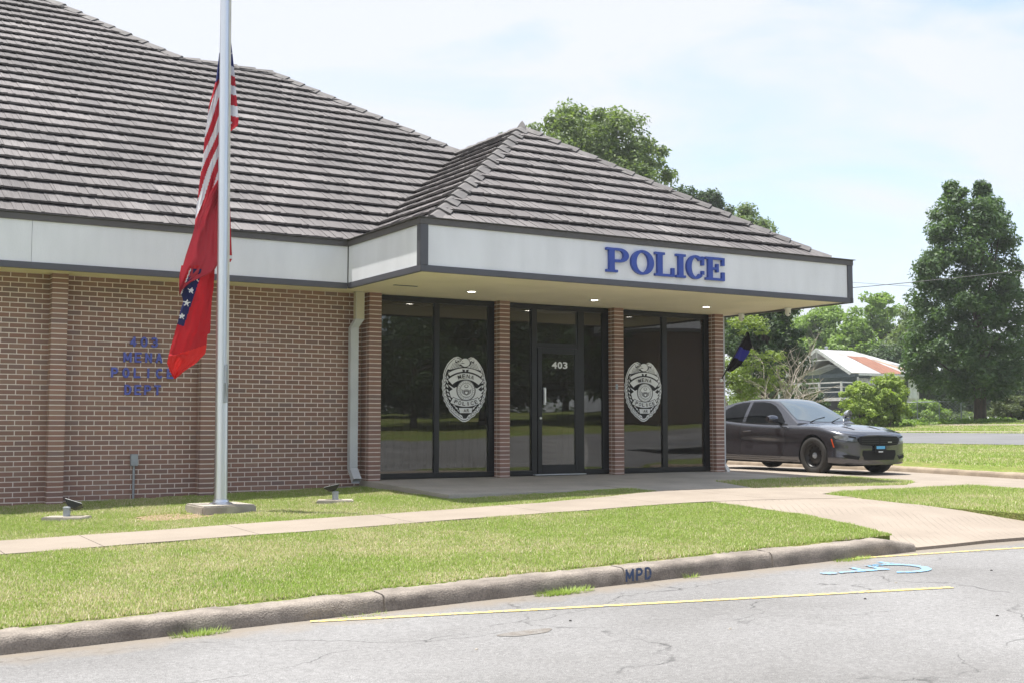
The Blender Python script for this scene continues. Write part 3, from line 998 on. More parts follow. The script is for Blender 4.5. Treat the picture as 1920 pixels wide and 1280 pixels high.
# fascia: stucco panels between dark trims, main wing then the canopy
ZT, ZB = 3.523, 2.815
XC1, XC2, YC, YM = -.5765, 7.385, -2.8445, -.4813
TW = .085                                   # trim depth
def fascia_panel(a, b, parent=None):
    """vertical panel from plan point a to b (outside on the right-hand side when going a->b)"""
    a = Vector((*a, 0)); b = Vector((*b, 0)); d = (b - a).normalized(); nrm = Vector((d.y, -d.x, 0))
    mb = MB()
    p = [a - nrm * .05, b - nrm * .05, b - nrm * .012, a - nrm * .012]
    mb.add([(q.x, q.y, ZB + .02) for q in p] + [(q.x, q.y, ZT - .02) for q in p],
           [(3, 2, 1, 0), (4, 5, 6, 7), (0, 1, 5, 4), (1, 2, 6, 5), (2, 3, 7, 6), (3, 0, 4, 7)])
    return under(mb.build('fascia_panel', M['stucco']))


def trim_bar(a, b, z0, z1, m, proud=.0, name='fascia_trim', ext=(0, 0)):
    a = Vector((*a, 0)); b = Vector((*b, 0)); d = (b - a).normalized(); nrm = Vector((d.y, -d.x, 0))
    a = a - d * ext[0]; b = b + d * ext[1]
    mb = MB()
    p = [a - nrm * .045, b - nrm * .045, b + nrm * proud, a + nrm * proud]
    mb.add([(q.x, q.y, z0) for q in p] + [(q.x, q.y, z1) for q in p],
           [(3, 2, 1, 0), (4, 5, 6, 7), (0, 1, 5, 4), (1, 2, 6, 5), (2, 3, 7, 6), (3, 0, 4, 7)])
    return under(mb.build(name, m, bevel=.004))


segs = [((-14, YM), (-4.96, YM)), ((-4.955, YM), (XC1, YM)), ((XC1, YM), (XC1, YC)), ((XC1, YC), (XC2, YC)), ((XC2, YC), (XC2, 16))]
for a, b in segs:
    fascia_panel(a, b)
segt = [((-14, YM), (XC1, YM)), ((XC1, YM), (XC1, YC)), ((XC1, YC), (XC2, YC)), ((XC2, YC), (XC2, 16))]
for i, (a, b) in enumerate(segt):
    ex = [(0, -.0), (-.012, .016), (.0, .0), (.016, 0)][i]
    trim_bar(a, b, ZB, ZB + TW, M['trim'], .004 if i % 2 == 0 else .0055, ext=ex)
    trim_bar(a, b, ZT - TW, ZT, M['trim_top'], .012 if i % 2 == 0 else .0145, ext=ex)
    trim_bar(a, b, ZT + .001, ZT + .011, M['flash'], .042 if i % 2 == 0 else .046, name='drip_edge', ext=[(0, 0), (-.04, .048), (0, 0), (.048, 0)][i])
for x, y, sx in ((XC1, YC, 1), (XC2, YC, -1)):
    mb = MB().box(x - .006 if sx > 0 else x - .11, x + .11 if sx > 0 else x + .006, YC - .008, YC + .03, ZB + TW + .001, ZT - TW - .001)
    if sx > 0:
        mb.box(x - .006, x + .03, YC + .031, YC + .10, ZB + TW + .001, ZT - TW - .001)
    else:
        mb.box(x - .03, x + .006, YC + .031, YC + .10, ZB + TW + .001, ZT - TW - .001)
    under(mb.build('corner_trim', M['trim'], bevel=.003))

# flat metal ledge between fascia and roof, soffits
led = MB()
led.add([(-14, YM, ZT + .004), (XC1, YM, ZT + .004), (XC1 + .5, YM + .5, ZT + .02), (-14, YM + .5, ZT + .02)], [(0, 1, 2, 3)])
led.add([(XC1, YM, ZT + .004), (XC1, YC, ZT + .004), (XC1 + .55, YC + .55, ZT + .02), (XC1 + .55, YM + .55, ZT + .02)], [(0, 1, 2, 3)])
led.add([(XC1, YC, ZT + .004), (XC2, YC, ZT + .004), (XC2 - .5, YC + .55, ZT + .02), (XC1 + .55, YC + .55, ZT + .02)], [(0, 1, 2, 3)])
led.add([(XC2, YC, ZT + .004), (XC2, 16, ZT + .004), (XC2 - .5, 16, ZT + .02), (XC2 - .5, YC + .55, ZT + .02)], [(0, 1, 2, 3)])
under(led.build('roof_ledge', M['flash'], fix=False))
sf = MB()
sf.add([(-14, YM + .02, H), (XC1 + .02, YM + .02, H), (XC1 + .02, YW + .2, H), (-14, YW + .2, H)], [(0, 1, 2, 3)])
sf.add([(XC1 + .02, YC + .02, H), (XC2 - .02, YC + .02, H), (XC2 - .02, .4, H), (XC1 + .02, .4, H)], [(0, 1, 2, 3)])
sf.add([(7.0, .4, H), (XC2 - .02, .4, H), (XC2 - .02, 16, H), (7.0, 16, H)], [(0, 1, 2, 3)])
under(sf.build('soffit', M['soffit'], fix=False))
# body behind: side and rear walls, ceiling, floor
bd = MB()
bd.box(7.077 - .25, 7.077, .26, 15.5, -.3, H - .002)
bd.box(-14, 7.0, 15.3, 15.6, -.3, H - .002)
bd.box(-14.2, -14, YW, 15.6, -.6, H - .002)
under(bd.build('rear_wall', M['far_brick']))
fl = MB().box(.01, 6.82, .22, 6, -.02, .0)
under(fl.build('floor', M['interior_floor']))
ce = MB().box(.01, 6.82, .26, 6, 2.70, 2.72).box(.01, 6.82, 5.95, 6.05, 0, 2.7).box(.0, .05, .53, 6, 0, 2.7)
under(ce.build('lobby_shell', M['interior']))
# added brick panel indoors, standing in for brick mirrored in the right-hand glass
ib = MB().box(6.70, 6.82, .30, 5.9, .0, 2.15)
under(ib.build('reflection_brick_panel', M['far_brick']))
cu = MB()
for i in range(46):
    x = .3 + i * .145
    if 3.0 < x < 4.2: continue
    cu.box(x, x + .10, 1.2 + .02 * (i % 3), 1.22 + .02 * (i % 3), .1, 1.15)
o = under(cu.build('blind_vanes', M['curtain'])); o['kind'] = 'stuff'

# ------------------------------------------------------------------ glazing
GY = .2
def window(x0, x1, mull, name='window'):
    f = MB()
    f.box(x0, x1, GY - .03, GY + .06, 2.755, 2.838)
    f.box(x0, x1, GY - .035, GY + .06, -.004, .075)
    f.box(x0, x0 + .055, GY - .028, GY + .058, .0755, 2.7545)
    f.box(x1 - .115, x1, GY - .028, GY + .058, .0755, 2.7545)
    fr = under(f.build(name, M['frame'], bevel=.004))
    e = [x0 + .055] + [q for mm in mull for q in mm] + [x1 - .115]
    for a, b in mull:
        MB().box(a, b, GY - .03, GY + .058, .0757, 2.7543).build('mullion', M['frame'], fr, bevel=.004)
    for i in range(0, len(e), 2):
        MB().box(e[i] + .002, e[i + 1] - .002, GY + .0, GY + .008, .077, 2.753).build('pane', M['glass'], fr)
    return fr


w1 = window(.205, 2.312, [(1.205, 1.297)])
w3 = window(4.812, 6.882, [(5.79, 5.905)])
# centre bay with the door
f = MB()
f.box(2.508, 4.613, GY - .03, GY + .06, 2.755, 2.838)
f.box(2.508, 3.035, GY - .035, GY + .06, -.004, .075)
f.box(4.09, 4.613, GY - .035, GY + .06, -.004, .075)
f.box(2.508, 2.56, GY - .028, GY + .058, .0755, 2.7545)
f.box(4.485, 4.613, GY - .028, GY + .058, .0755, 2.7545)
w2 = under(f.build('window', M['frame'], bevel=.004))
MB().box(3.03, 3.135, GY - .04, GY + .06, .0, 2.7543).build('mullion', M['frame'], w2, bevel=.004)
MB().box(3.962, 4.09, GY - .04, GY + .06, .0, 2.7543).build('mullion', M['frame'], w2, bevel=.004)
MB().box(3.137, 3.96, GY - .03, GY + .058, 2.12, 2.20).build('transom', M['frame'], w2, bevel=.004)
for a, b, c, d in ((2.562, 3.028, .077, 2.753), (4.092, 4.483, .077, 2.753), (3.137, 3.96, 2.202, 2.753)):
    MB().box(a, b, GY, GY + .008, c, d).build('pane', M['glass'], w2)
dr = MB()
dr.box(3.140, 3.225, GY - .055, GY - .012, .012, 2.115)
dr.box(3.885, 3.957, GY - .055, GY - .012, .012, 2.115)
dr.box(3.2255, 3.8845, GY - .055, GY - .012, .012, .165)
dr.box(3.2255, 3.8845, GY - .055, GY - .012, 2.02, 2.115)
door = under(dr.build('door', M['frame'], bevel=.004))
MB().box(3.226, 3.884, GY - .038, GY - .030, .166, 2.019).build('pane', M['glass'], door)
hd = MB().tube([(3.262, GY - .055, 1.44), (3.262, GY - .10, 1.43), (3.262, GY - .10, 1.20), (3.262, GY - .055, 1.19)], .012, 8)
hd.box(3.238, 3.287, GY - .075, GY - .056, 1.17, 1.45)
hd.build('handle', M['silver'], door, smooth=True)
MB().lathe([(.001, -.07), (.02, -.07), (.022, -.055)], (3.19, GY, .94), 'Y', 12).build('lock', M['silver'], door)
under(MB().box(3.05, 4.07, GY - .12, GY - .03, -.004, .012).build('threshold', M['alu']))
# door number
dn = MB(); dn.mi = 0
x = 3.425
for ch, w in (('4', .105), ('0', .095), ('3', .095)):
    add_glyph(dn, ch, x, 1.775, w, .115, GY - .042, bold=.03); x += w + .012
dn.build('door_number', M['white_decal'], door, fix=False)


# ------------------------------------------------------------------ police badge stickers
def badge(cx, cz, parent):
    SX, SZ = .001286, .001135
    def P(u, v):
        return (cx + (u - 679) * SX, cz + (667 - v) * SZ)
    mb = MB()
    lay = [GY - .003]
    def poly(pts, mi, tri=True):
        lay[0] -= .00035
        mb.mi = mi
        bm = bmesh.new()
        bm.faces.new([bm.verts.new((*P(u, v), 0)) for u, v in pts])
        bmesh.ops.triangulate(bm, faces=bm.faces)
        bm.verts.index_update()
        mb.add([(q.co.x, lay[0], q.co.y) for q in bm.verts], [[q.index for q in f_.verts] for f_ in bm.faces])
        bm.free()
    def ell(u, v, a, b, mi, rot=0, n=24):
        c, s = math.cos(rot), math.sin(rot)
        poly([(u + a * math.cos(t) * c - b * math.sin(t) * s, v + a * math.cos(t) * s + b * math.sin(t) * c) for t in np.linspace(0, 2 * math.pi, n + 1)[:-1]], mi)
    def arcband(uc, vc, r0, r1, a0, a1, mi, n=18, sq=1.0):
        A = np.radians(np.linspace(a0, a1, n))
        poly([(uc + r0 * math.cos(t), vc + r0 * sq * math.sin(t)) for t in A] + [(uc + r1 * math.cos(t), vc + r1 * sq * math.sin(t)) for t in A[::-1]], mi)
    out = [(585, 205), (625, 222), (645, 238), (678, 225), (715, 236), (740, 228), (770, 208), (810, 214), (855, 245), (905, 305), (945, 375), (970, 450), (982, 520), (998, 560), (992, 610), (1000, 660), (988, 710), (985, 760), (968, 800), (972, 840), (945, 870), (935, 915), (905, 940), (890, 985), (850, 1005), (830, 1045), (780, 1070), (745, 1105), (700, 1128), (650, 1126), (610, 1100), (570, 1068), (535, 1045), (500, 1005), (470, 980), (455, 935), (425, 905), (415, 865), (388, 835), (392, 790), (370, 755), (376, 705), (360, 655), (368, 605), (362, 560), (378, 520), (378, 465), (398, 395), (435, 315), (480, 260), (530, 220)]
    cx0, cy0 = 679, 667
    sh = lambda k: [((u - cx0) * k + cx0, (v - cy0) * k + cy0) for u, v in out]
    poly(out, 0); poly(sh(.965), 1); poly(sh(.945), 0); poly(sh(.90), 1)
    # wings
    for s in (-1, 1):
        W = lambda pts: [(679 + s * (679 - u), v) for u, v in pts]
        poly(W([(600, 235), (560, 228), (515, 258), (470, 315), (440, 385), (470, 392), (560, 372), (650, 352), (610, 330), (585, 300), (600, 275), (625, 262)]), 0)
        for k in range(6):
            u0 = 480 + k * 22
            poly(W([(u0, 385 - k * 4), (u0 + 6, 385 - k * 4), (u0 + 40, 300 - k * 2), (u0 + 36, 298 - k * 2)]), 1)
        poly(W([(545, 255), (590, 262), (612, 285), (585, 282), (560, 300), (548, 290)]), 1)
        ell(679 + s * 112, 268, 16, 8, 0)
        # rolled ribbon ends
        ell(679 + s * 215, 447, 26, 30, 0); ell(679 + s * 215, 447, 14, 17, 1); ell(679 + s * 215, 450, 8, 9, 0)
        # chain of links and leaves down the side
        pts = [(270, 520), (283, 570), (287, 622), (284, 675), (276, 728), (262, 780), (243, 830), (219, 878), (190, 922), (158, 962), (122, 998), (86, 1030), (50, 1060)]
        for k, (du, v) in enumerate(pts):
            ell(679 + s * du, v, 14, 31, 0, rot=s * (.10 + .075 * k), n=12); ell(679 + s * du, v, 5, 17, 1, rot=s * (.10 + .075 * k), n=8)
        pts2 = [(252, 500), (258, 560), (258, 625), (252, 690), (240, 745), (222, 800), (190, 850), (160, 895), (126, 935), (92, 975), (62, 1040)]
        for k, (du, v) in enumerate(pts2):
            ell(679 + s * (du - 8), v, 10, 26, 0, rot=s * (.35 + .06 * k), n=10)
    # eagle head and body
    ell(676, 290, 74, 66, 1); ell(676, 290, 66, 58, 0)
    poly([(615, 272), (565, 300), (600, 318), (640, 312), (665, 300), (640, 290)], 0)
    poly([(600, 300), (650, 296), (672, 304), (630, 306)], 1); poly([(620, 272), (650, 278), (640, 284)], 1)
    # upper ribbon and MENA banner
    arcband(679, 800, 440, 378, 234, 306, 1); arcband(679, 800, 432, 384, 235, 305, 0)
    poly([(632, 385), (668, 390), (672, 425), (640, 420)], 1); poly([(690, 390), (726, 385), (718, 420), (686, 425)], 1)
    arcband(679, 800, 372, 262, 225, 315, 1); arcband(679, 800, 362, 272, 226.5, 313.5, 0)
    for s in (-1, 1):
        poly([(679 + s * 232, 622), (679 + s * 250, 600), (679 + s * 160, 655), (679 + s * 178, 672)], 0)
    # lower shield and POLICE banner
    poly([(540, 640), (450, 700), (470, 780), (560, 830), (800, 830), (890, 780), (912, 700), (820, 640)], 0)
    arcband(679, 470, 452, 352, 60, 120, 1); arcband(679, 470, 444, 360, 61, 119, 0)
    poly([(578, 926), (782, 926), (775, 1012), (590, 1012)], 1); poly([(586, 933), (774, 933), (767, 1004), (598, 1004)], 0)
    # seal
    ell(686, 682, 138, 152, 1, n=36); ell(686, 682, 130, 144, 2, n=36); ell(686, 682, 120, 133, 0, n=36)
    for k in range(26):
        t = 2 * math.pi * k / 26
        ell(686 + 106 * math.cos(t), 682 + 118 * math.sin(t), 5, 7, 2, n=6)
    ell(686, 682, 92, 104, 1, n=30); ell(686, 682, 87, 99, 0, n=30)
    ell(686, 625, 32, 26, 2, n=14); ell(686, 622, 18, 15, 0, n=10)
    poly([(640, 680), (612, 660), (622, 720), (648, 742), (686, 758), (724, 742), (750, 720), (760, 660), (732, 680), (708, 668), (664, 668)], 2)
    poly([(655, 690), (717, 690), (712, 735), (686, 750), (660, 735)], 1); poly([(666, 700), (706, 700), (702, 728), (686, 738), (670, 728)], 0)
    for k in range(5):
        ell(650 + k * 18, 775 - abs(k - 2) * 4, 6, 5, 2, n=6)
    # lettering
    def arc_text(txt, uc, vc, r, a0, a1, hgt, w, flip):
        lay[0] -= .0006; mb.mi = 1
        for k, ch in enumerate(txt):
            t = math.radians(a0 + (a1 - a0) * k / (len(txt) - 1))
            px, py = uc + r * math.cos(t), vc + r * math.sin(t)
            th = (t + math.pi / 2) if not flip else (t - math.pi / 2)
            ww = w * (.35 if ch == 'I' else 1)
            vs, fs, gw, y0, y1 = glyph(ch, .012)
            q = []
            for vx, vy in vs:
                a = (vx / gw - .5) * ww; b = ((vy - y0) / (y1 - y0) - .5) * hgt
                uu = px + a * math.cos(th) + b * math.sin(th); vv = py + a * math.sin(th) - b * math.cos(th)
                q.append(P(uu, vv))
            mb.add([(x_, lay[0], z_) for x_, z_ in q], fs)
    arc_text('MENA', 679, 800, 317, 253, 287, 58, 44, False)
    arc_text('POLICE', 679, 470, 402, 111, 69, 54, 40, True)
    lay[0] -= .0005; mb.mi = 1
    for ch, u in (('A', 646), ('R', 690)):
        vs, fs, gw, y0, y1 = glyph(ch, .012)
        mb.add([(P(u + vx / gw * 36, 0)[0], lay[0], P(0, 992 - (vy - y0) / (y1 - y0) * 46)[1]) for vx, vy in vs], fs)
    b = mb.build('badge_sticker', [M['white_decal'], M['black_decal'], M['grey_decal']], parent, fix=False)
    return b


badge(1.765, 1.400, w1)
badge(5.378, 1.412, w3)

# ------------------------------------------------------------------ POLICE sign: slab-serif letters
sign = empty('police_sign', (3.49, YC, 2.99), 'raised blue slab serif lettering POLICE on the pale canopy fascia', 'sign')
def slab_letter(kind):
    """polygons (list of outlines) in a 1 x 1 box"""
    def ring(cx_, cz_, ao, bo, ai, bi, a0, a1, n=26):
        A = np.radians(np.linspace(a0, a1, n)); out_ = []
        for i in range(n - 1):
            t, u = A[i], A[i + 1]
            out_.append([(cx_ + ao * math.cos(t), cz_ + bo * math.sin(t)), (cx_ + ao * math.cos(u), cz_ + bo * math.sin(u)), (cx_ + ai * math.cos(u), cz_ + bi * math.sin(u)), (cx_ + ai * math.cos(t), cz_ + bi * math.sin(t))])
        return out_
    R = lambda a, b, c, d: [(a, c), (b, c), (b, d), (a, d)]
    if kind == 'P':
        return [R(.12, .36, .10, .90), R(0, .50, 0, .10), R(0, .12, .90, 1), R(.12, .60, .90, 1), R(.36, .60, .42, .53)] + ring(.60, .71, .40, .29, .17, .19, -90, 90, 16)
    if kind == 'O':
        return ring(.5, .5, .5, .515, .27, .41, 0, 360, 36)
    if kind == 'L':
        return [R(.12, .38, .10, .90), R(0, .50, .90, 1), R(0, 1, 0, .10), R(.86, 1, .10, .37)]
    if kind == 'I':
        return [R(.25, .75, .10, .90), R(0, 1, .90, 1), R(0, 1, 0, .10)]
    if kind == 'C':
        return ring(.52, .5, .52, .515, .25, .41, 42, 318, 30) + [R(.86, 1, .60, .98), R(.86, 1.0, .20, .36)]
    if kind == 'E':
        return [R(.12, .36, .10, .90), R(0, 1, .90, 1), R(0, 1, 0, .10), R(.86, 1, .66, .90), R(.86, 1, .10, .37), R(.36, .56, .46, .56), R(.56, .68, .36, .72)]


pos = {0: ('P', 110, 405), 1: ('O', 437, 745), 2: ('L', 762, 1030), 3: ('I', 1055, 1190), 4: ('C', 1205, 1455), 5: ('E', 1480, 1755)}
for k, (ch, a, b) in pos.items():
    x0 = 2.385 + (a - 110) / 1645 * 2.215; x1 = 2.385 + (b - 110) / 1645 * 2.215
    mb = MB()
    for pl in slab_letter(ch):
        mb.prism([(x0 + u * (x1 - x0), 3.003 + v * .352) for u, v in pl], YC - .035, YC + .014)
    o = mb.build('letter', M['blue'], fix=True)
    o.parent = sign; o.matrix_parent_inverse = Matrix.Translation((-3.49, -YC, -2.99))

# wall lettering
wl = empty('wall_lettering', (-3.33, YW, 1.22), 'small dark blue lettering 403 MENA POLICE DEPT on the brick wall', 'sign')
for txt, z, w, cxx in (('403', 1.905, .44, -3.325), ('MENA', 1.690, .58, -3.33), ('POLICE', 1.475, .92, -3.335), ('DEPT', 1.240, .54, -3.33)):
    n = len(txt); gap = w / n
    for i, ch in enumerate(txt):
        mb = MB()
        lw = .068 if ch not in 'IM' else (.02 if ch == 'I' else .085)
        xc = cxx - w / 2 + gap * (i + .5)
        add_block(mb, ch, xc - lw / 2, z + .013, lw, .114, .026, YW - .032, YW - .006)
        o = mb.build('letter', M['blue_letter'])
        o.parent = wl; o.matrix_parent_inverse = Matrix.Translation((3.33, -YW, -1.22))

# ------------------------------------------------------------------ recessed lights, soffit vent
for i, (x, y) in enumerate(((1.30, -.86), (3.62, -.82), (5.91, -.90))):
    t = empty('ceiling_light', (x, y, H), ['lit round downlight in the porch ceiling, nearest the downspout', 'lit round downlight in the porch ceiling above the entrance door', 'lit round downlight in the porch ceiling, nearest the striped flag'][i], 'light', 'downlights in the porch ceiling')
    MB().lathe([(.058, -.006), (.090, -.010), (.095, -.001), (.058, -.001)], n=20).build('trim_ring', M['white_plastic'], t, smooth=True)
    MB().lathe([(.0, -.004), (.057, -.0045), (.057, -.001)], n=20).build('lamp_disc', M['lamp'], t)
under(MB().box(-.10, .28, -1.08, -1.02, H - .006, H - .001).build('soffit_vent', M['trim']))

# downspouts
def downspout(name_loc, pts_boxes, label):
    pass


ds = MB()
ds.mi = 1; ds.box(-.235, -.095, -.02, .08, 2.42, H - .004)
ds.mi = 0
ds.add([(-.235, -.02, 2.42), (-.095, -.02, 2.42), (-.095, .08, 2.42), (-.235, .08, 2.42), (-.275, .07, 2.30), (-.145, .07, 2.30), (-.145, .17, 2.30), (-.275, .17, 2.30)],
       [(3, 2, 1, 0), (4, 5, 6, 7), (0, 1, 5, 4), (1, 2, 6, 5), (2, 3, 7, 6), (3, 0, 4, 7)])
ds.box(-.275, -.145, .07, .17, .18, 2.30)
dso = under(ds.build('downspout', [M['gutter'], M['gutter_tan']], bevel=.004))
el = MB()
a = [(-.275, .07, .18), (-.145, .07, .18), (-.145, .17, .18), (-.275, .17, .18)]
b = [(-.275, -.08, .02), (-.145, -.08, .02), (-.145, -.01, -.05), (-.275, -.01, -.05)]
el.add(a + b, [(0, 1, 5, 4), (1, 2, 6, 5), (2, 3, 7, 6), (3, 0, 4, 7)])
el.build('elbow', M['gutter'], dso)
ds = MB().box(7.079, 7.13, .02, .09, .12, 2.80)
dso2 = under(ds.build('downspout', M['gutter'], bevel=.003))
el = MB(); el.add([(7.079, .02, .12), (7.13, .02, .12), (7.13, .09, .12), (7.079, .09, .12), (7.13, -.02, -.03), (7.20, -.02, .0), (7.20, .06, .0), (7.13, .06, -.03)],
                  [(0, 1, 5, 4), (1, 2, 6, 5), (2, 3, 7, 6), (3, 0, 4, 7)])
el.build('elbow', M['white_plastic'], dso2)
# white box with a dark frame on the side wall, past the right corner
rf = MB().box(7.079, 7.185, .25, .95, 2.46, 2.80)
rw = under(rf.build('wall_cabinet', M['white_plastic'], bevel=.004))
MB().box(7.079, 7.235, .24, .96, 2.40, 2.458).box(7.186, 7.235, .24, .96, 2.459, 2.80).build('cabinet_frame', M['trim'], rw)
# brick lip at the wall foot
bl = MB().box(-.50, .0, .04, .22, -.30, -.10)
under(bl.build('wall_foot', M['pad']))

# ------------------------------------------------------------------ tiled roof
EZ = 3.56
SL = .68                                   # rise per metre
NU = math.sqrt(1 + SL * SL)
TWID, TEXP = .335, .366


class Plane3:
    """roof plane: eave line start, eave direction, uphill direction in plan"""
    def __init__(s, o, e, up):
        s.o = Vector(o); s.e = Vector(e).normalized(); s.up = Vector(up).normalized()
        s.s = (s.up + Vector((0, 0, SL))) / NU
        s.n = s.e.cross(s.s)
        s.M = Matrix.Translation(s.o) @ Matrix((s.e, s.s, s.n)).transposed().to_4x4()
        s.Mi = s.M.inverted()

    def loc(s, p):
        q = s.Mi @ Vector(p)
        return (q.x, q.y)


TXE = 1.22
APEX = Vector((3.52, 1.27, EZ + SL * 3.72))
main = Plane3((-14, -.15, EZ), (1, 0, 0), (0, 1, 0))
front = Plane3((-.2, -2.45, EZ), (1, 0, 0), (0, 1, 0))
lside = Plane3((-.2, -.1, EZ), (0, -1, 0), (1, 0, 0))      # faces -x
rside = Plane3((7.24, -2.45, EZ), (0, 1, 0), (-1, 0, 0))   # faces +x
yv = lambda z: -.15 + (z - EZ) / SL
VAL = Vector((3.52, yv(APEX.z), APEX.z))
A_ = Vector((.62, -.15 + (7.92 - EZ) / SL, 7.92)); B_ = Vector((-1.25, A_.y, 7.92))
C_ = Vector((-9.2, A_.y + 7.95, 7.92 + SL * 7.95))
VL = Vector((-.2, -.15 + .0, EZ))
polys = {
    'main': (main, [Vector((-10.5, -.15, EZ)), VL, VAL, A_, B_, C_, Vector((-10.5, C_.y, C_.z))]),
    'front': (front, [Vector((-.2, -2.45, EZ)), Vector((7.24, -2.45, EZ)), APEX]),
    'lside': (lside, [Vector((-.2, -.15, EZ)), Vector((-.2, -2.45, EZ)), APEX, VAL]),
}
roof = MB()
for k, (pl, P) in polys.items():
    roof.add([tuple(p + pl.n * .004) for p in P], [list(range(len(P)))])
# the faces turned away from the street
YB = 2 * A_.y + .15
roof.add([(7.24, -2.45, EZ), (7.24, YB, EZ), tuple(A_), tuple(VAL), tuple(APEX)], [(0, 1, 2, 3, 4)])
roof.add([(7.24, YB, EZ), (B_.x, YB, EZ), tuple(B_), tuple(A_)], [(0, 1, 2, 3)])
roof.add([tuple(B_), tuple(C_), (C_.x, YB + 12, C_.z), (B_.x, YB + 12, B_.z)], [(3, 2, 1, 0)])
roof_o = under(roof.build('roof', M['underlay'], fix=False))


def tile_profile(seed):
    r = random.Random(seed)
    us = [0, .10 + r.uniform(-.012, .012), .205 + r.uniform(-.012, .012), .292, TWID - .004]
    hs = [.020 + r.uniform(-.003, .003), .023 + r.uniform(-.003, .004), .019 + r.uniform(-.003, .003), .025]
    return us, hs


def tile_geo(seed):
    """one concrete shake: three ribs and a raised side roll, butt end chipped unevenly"""
    r = random.Random(seed * 13 + 5)
    us, hs = tile_profile(seed)
    Lt = TEXP + .05
    V, F = [], []
    for i in range(4):
        u0, u1 = us[i] + (.0012 if i else 0), us[i + 1] - .0012
        y0 = r.uniform(-.006, .004); y1 = y0 + r.uniform(-.004, .004)
        lift = .056
        b = len(V)
        h = hs[i]; sk = r.uniform(-.004, .004)
        # butt corners top, butt corners bottom, head corners
        V += [(u0, y0, lift + h - sk), (u1, y1, lift + h + sk), (u0, y0 + .004, lift - .012), (u1, y1 + .004, lift - .012),
              (u0, Lt, h - .006), (u1, Lt, h - .006), (u0, Lt, .0), (u1, Lt, .0)]
        F += [(b, b + 1, b + 5, b + 4), (b + 2, b + 3, b + 1, b), (b + 2, b, b + 4, b + 6), (b + 1, b + 3, b + 7, b + 5)]
    # web under the ribs so no daylight shows in the grooves
    b = len(V)
    V += [(0, .012, .066), (TWID, .012, .066), (TWID, Lt, .006), (0, Lt, .006), (0, .016, .048), (TWID, .016, .048)]
    F += [(b, b + 1, b + 2, b + 3), (b + 4, b + 5, b + 1, b)]
    return V, F


TV = [tile_geo(k) for k in range(10)]


def tile_mesh(k, rnd, clips=None, inv=None):
    V, F = TV[k]
    me = bpy.data.meshes.new('tile')
    me.from_pydata(V, [], F)
    if clips:
        bm = bmesh.new(); bm.from_mesh(me)
        for co, no in clips:
            bmesh.ops.bisect_plane(bm, geom=bm.verts[:] + bm.edges[:] + bm.faces[:], plane_co=co, plane_no=no, clear_outer=True, dist=1e-5)
        bm.to_mesh(me); bm.free()
    a = me.attributes.new('rnd', 'FLOAT', 'FACE'); a.data.foreach_set('value', [rnd] * len(me.polygons))
    me.update()
    me.materials.append(M['tile'])
    return me


shared = [tile_mesh(k, (k * .37) % 1) for k in range(10)]
records = []      # (plane, matrix, variant, clips, dist)
for key, (pl, P) in polys.items():
    Q = [pl.loc(p) for p in P]
    # edge half planes in (u, s); polygons are counterclockwise seen from outside
    area = sum(Q[i][0] * Q[(i + 1) % len(Q)][1] - Q[(i + 1) % len(Q)][0] * Q[i][1] for i in range(len(Q)))
    if area < 0: Q = Q[::-1]
    n = len(Q)
    smax = max(q[1] for q in Q); u0 = min(q[0] for q in Q); u1 = max(q[0] for q in Q)

    def inside(u, s):
        c = False
        for i in range(n):
            a, b = Q[i], Q[(i + 1) % n]
            if (a[1] > s) != (b[1] > s) and u < (b[0] - a[0]) * (s - a[1]) / (b[1] - a[1]) + a[0]:
                c = not c
        return c
    row = 0
    exp_ = TEXP if key != 'main' else TEXP
    s = -.04
    while s < smax:
        off = (row * .37 + .11) % 1 * TWID
        u = u0 - TWID + off - (TWID if off > 0 else 0)
        while u < u1:
            cor = [(u + .01, s + .045), (u + TWID - .01, s + .045), (u + .01, s + TEXP), (u + TWID - .01, s + TEXP), (u + TWID / 2, s + TEXP / 2)]
            ins = [inside(a, max(b, .001)) for a, b in cor]
            if any(ins):
                clips = None
                if not all(ins):
                    clips = []
                    for i in range(n):
                        a, b = Q[i], Q[(i + 1) % n]
                        if abs(a[1] - b[1]) < 1e-3 and a[1] < .01: continue          # never clip at the eave
                        d = Vector((b[0] - a[0], b[1] - a[1], 0)); no = Vector((d.y, -d.x, 0)).normalized()
                        # only edges that pass through this tile
                        cs = [(Vector((cu_ - a[0], cs_ - a[1], 0))).dot(no) for cu_, cs_ in ((u, s), (u + TWID, s), (u, s + TEXP + .05), (u + TWID, s + TEXP + .05))]
                        tt = [((Vector((u + TWID / 2 - a[0], s + TEXP / 2 - a[1], 0))).dot(d) / d.length_squared)]
                        if max(cs) > 0 and min(cs) < 0 and -.1 < tt[0] < 1.1:
                            clips.append((Vector((a[0] - u, a[1] - s, 0)), no))
                jit = random.uniform(-.004, .004)
                m4 = pl.M @ Matrix.Translation((u, s + jit, random.uniform(0, .002))) @ Matrix.Rotation(random.uniform(-.006, .006), 4, 'Z')
                ctr = m4 @ Vector((TWID / 2, TEXP / 2, 0))
                records.append((m4, random.randrange(10), clips, (ctr - CAM).length, ctr, key))
            u += TWID
        s += TEXP; row += 1


def visible(c):
    d = c - CAM; z = d.dot(FWD)
    return z > 0 and abs(d.dot(RGT) / z) < .44 and abs(d.dot(UPV) / z) < .30


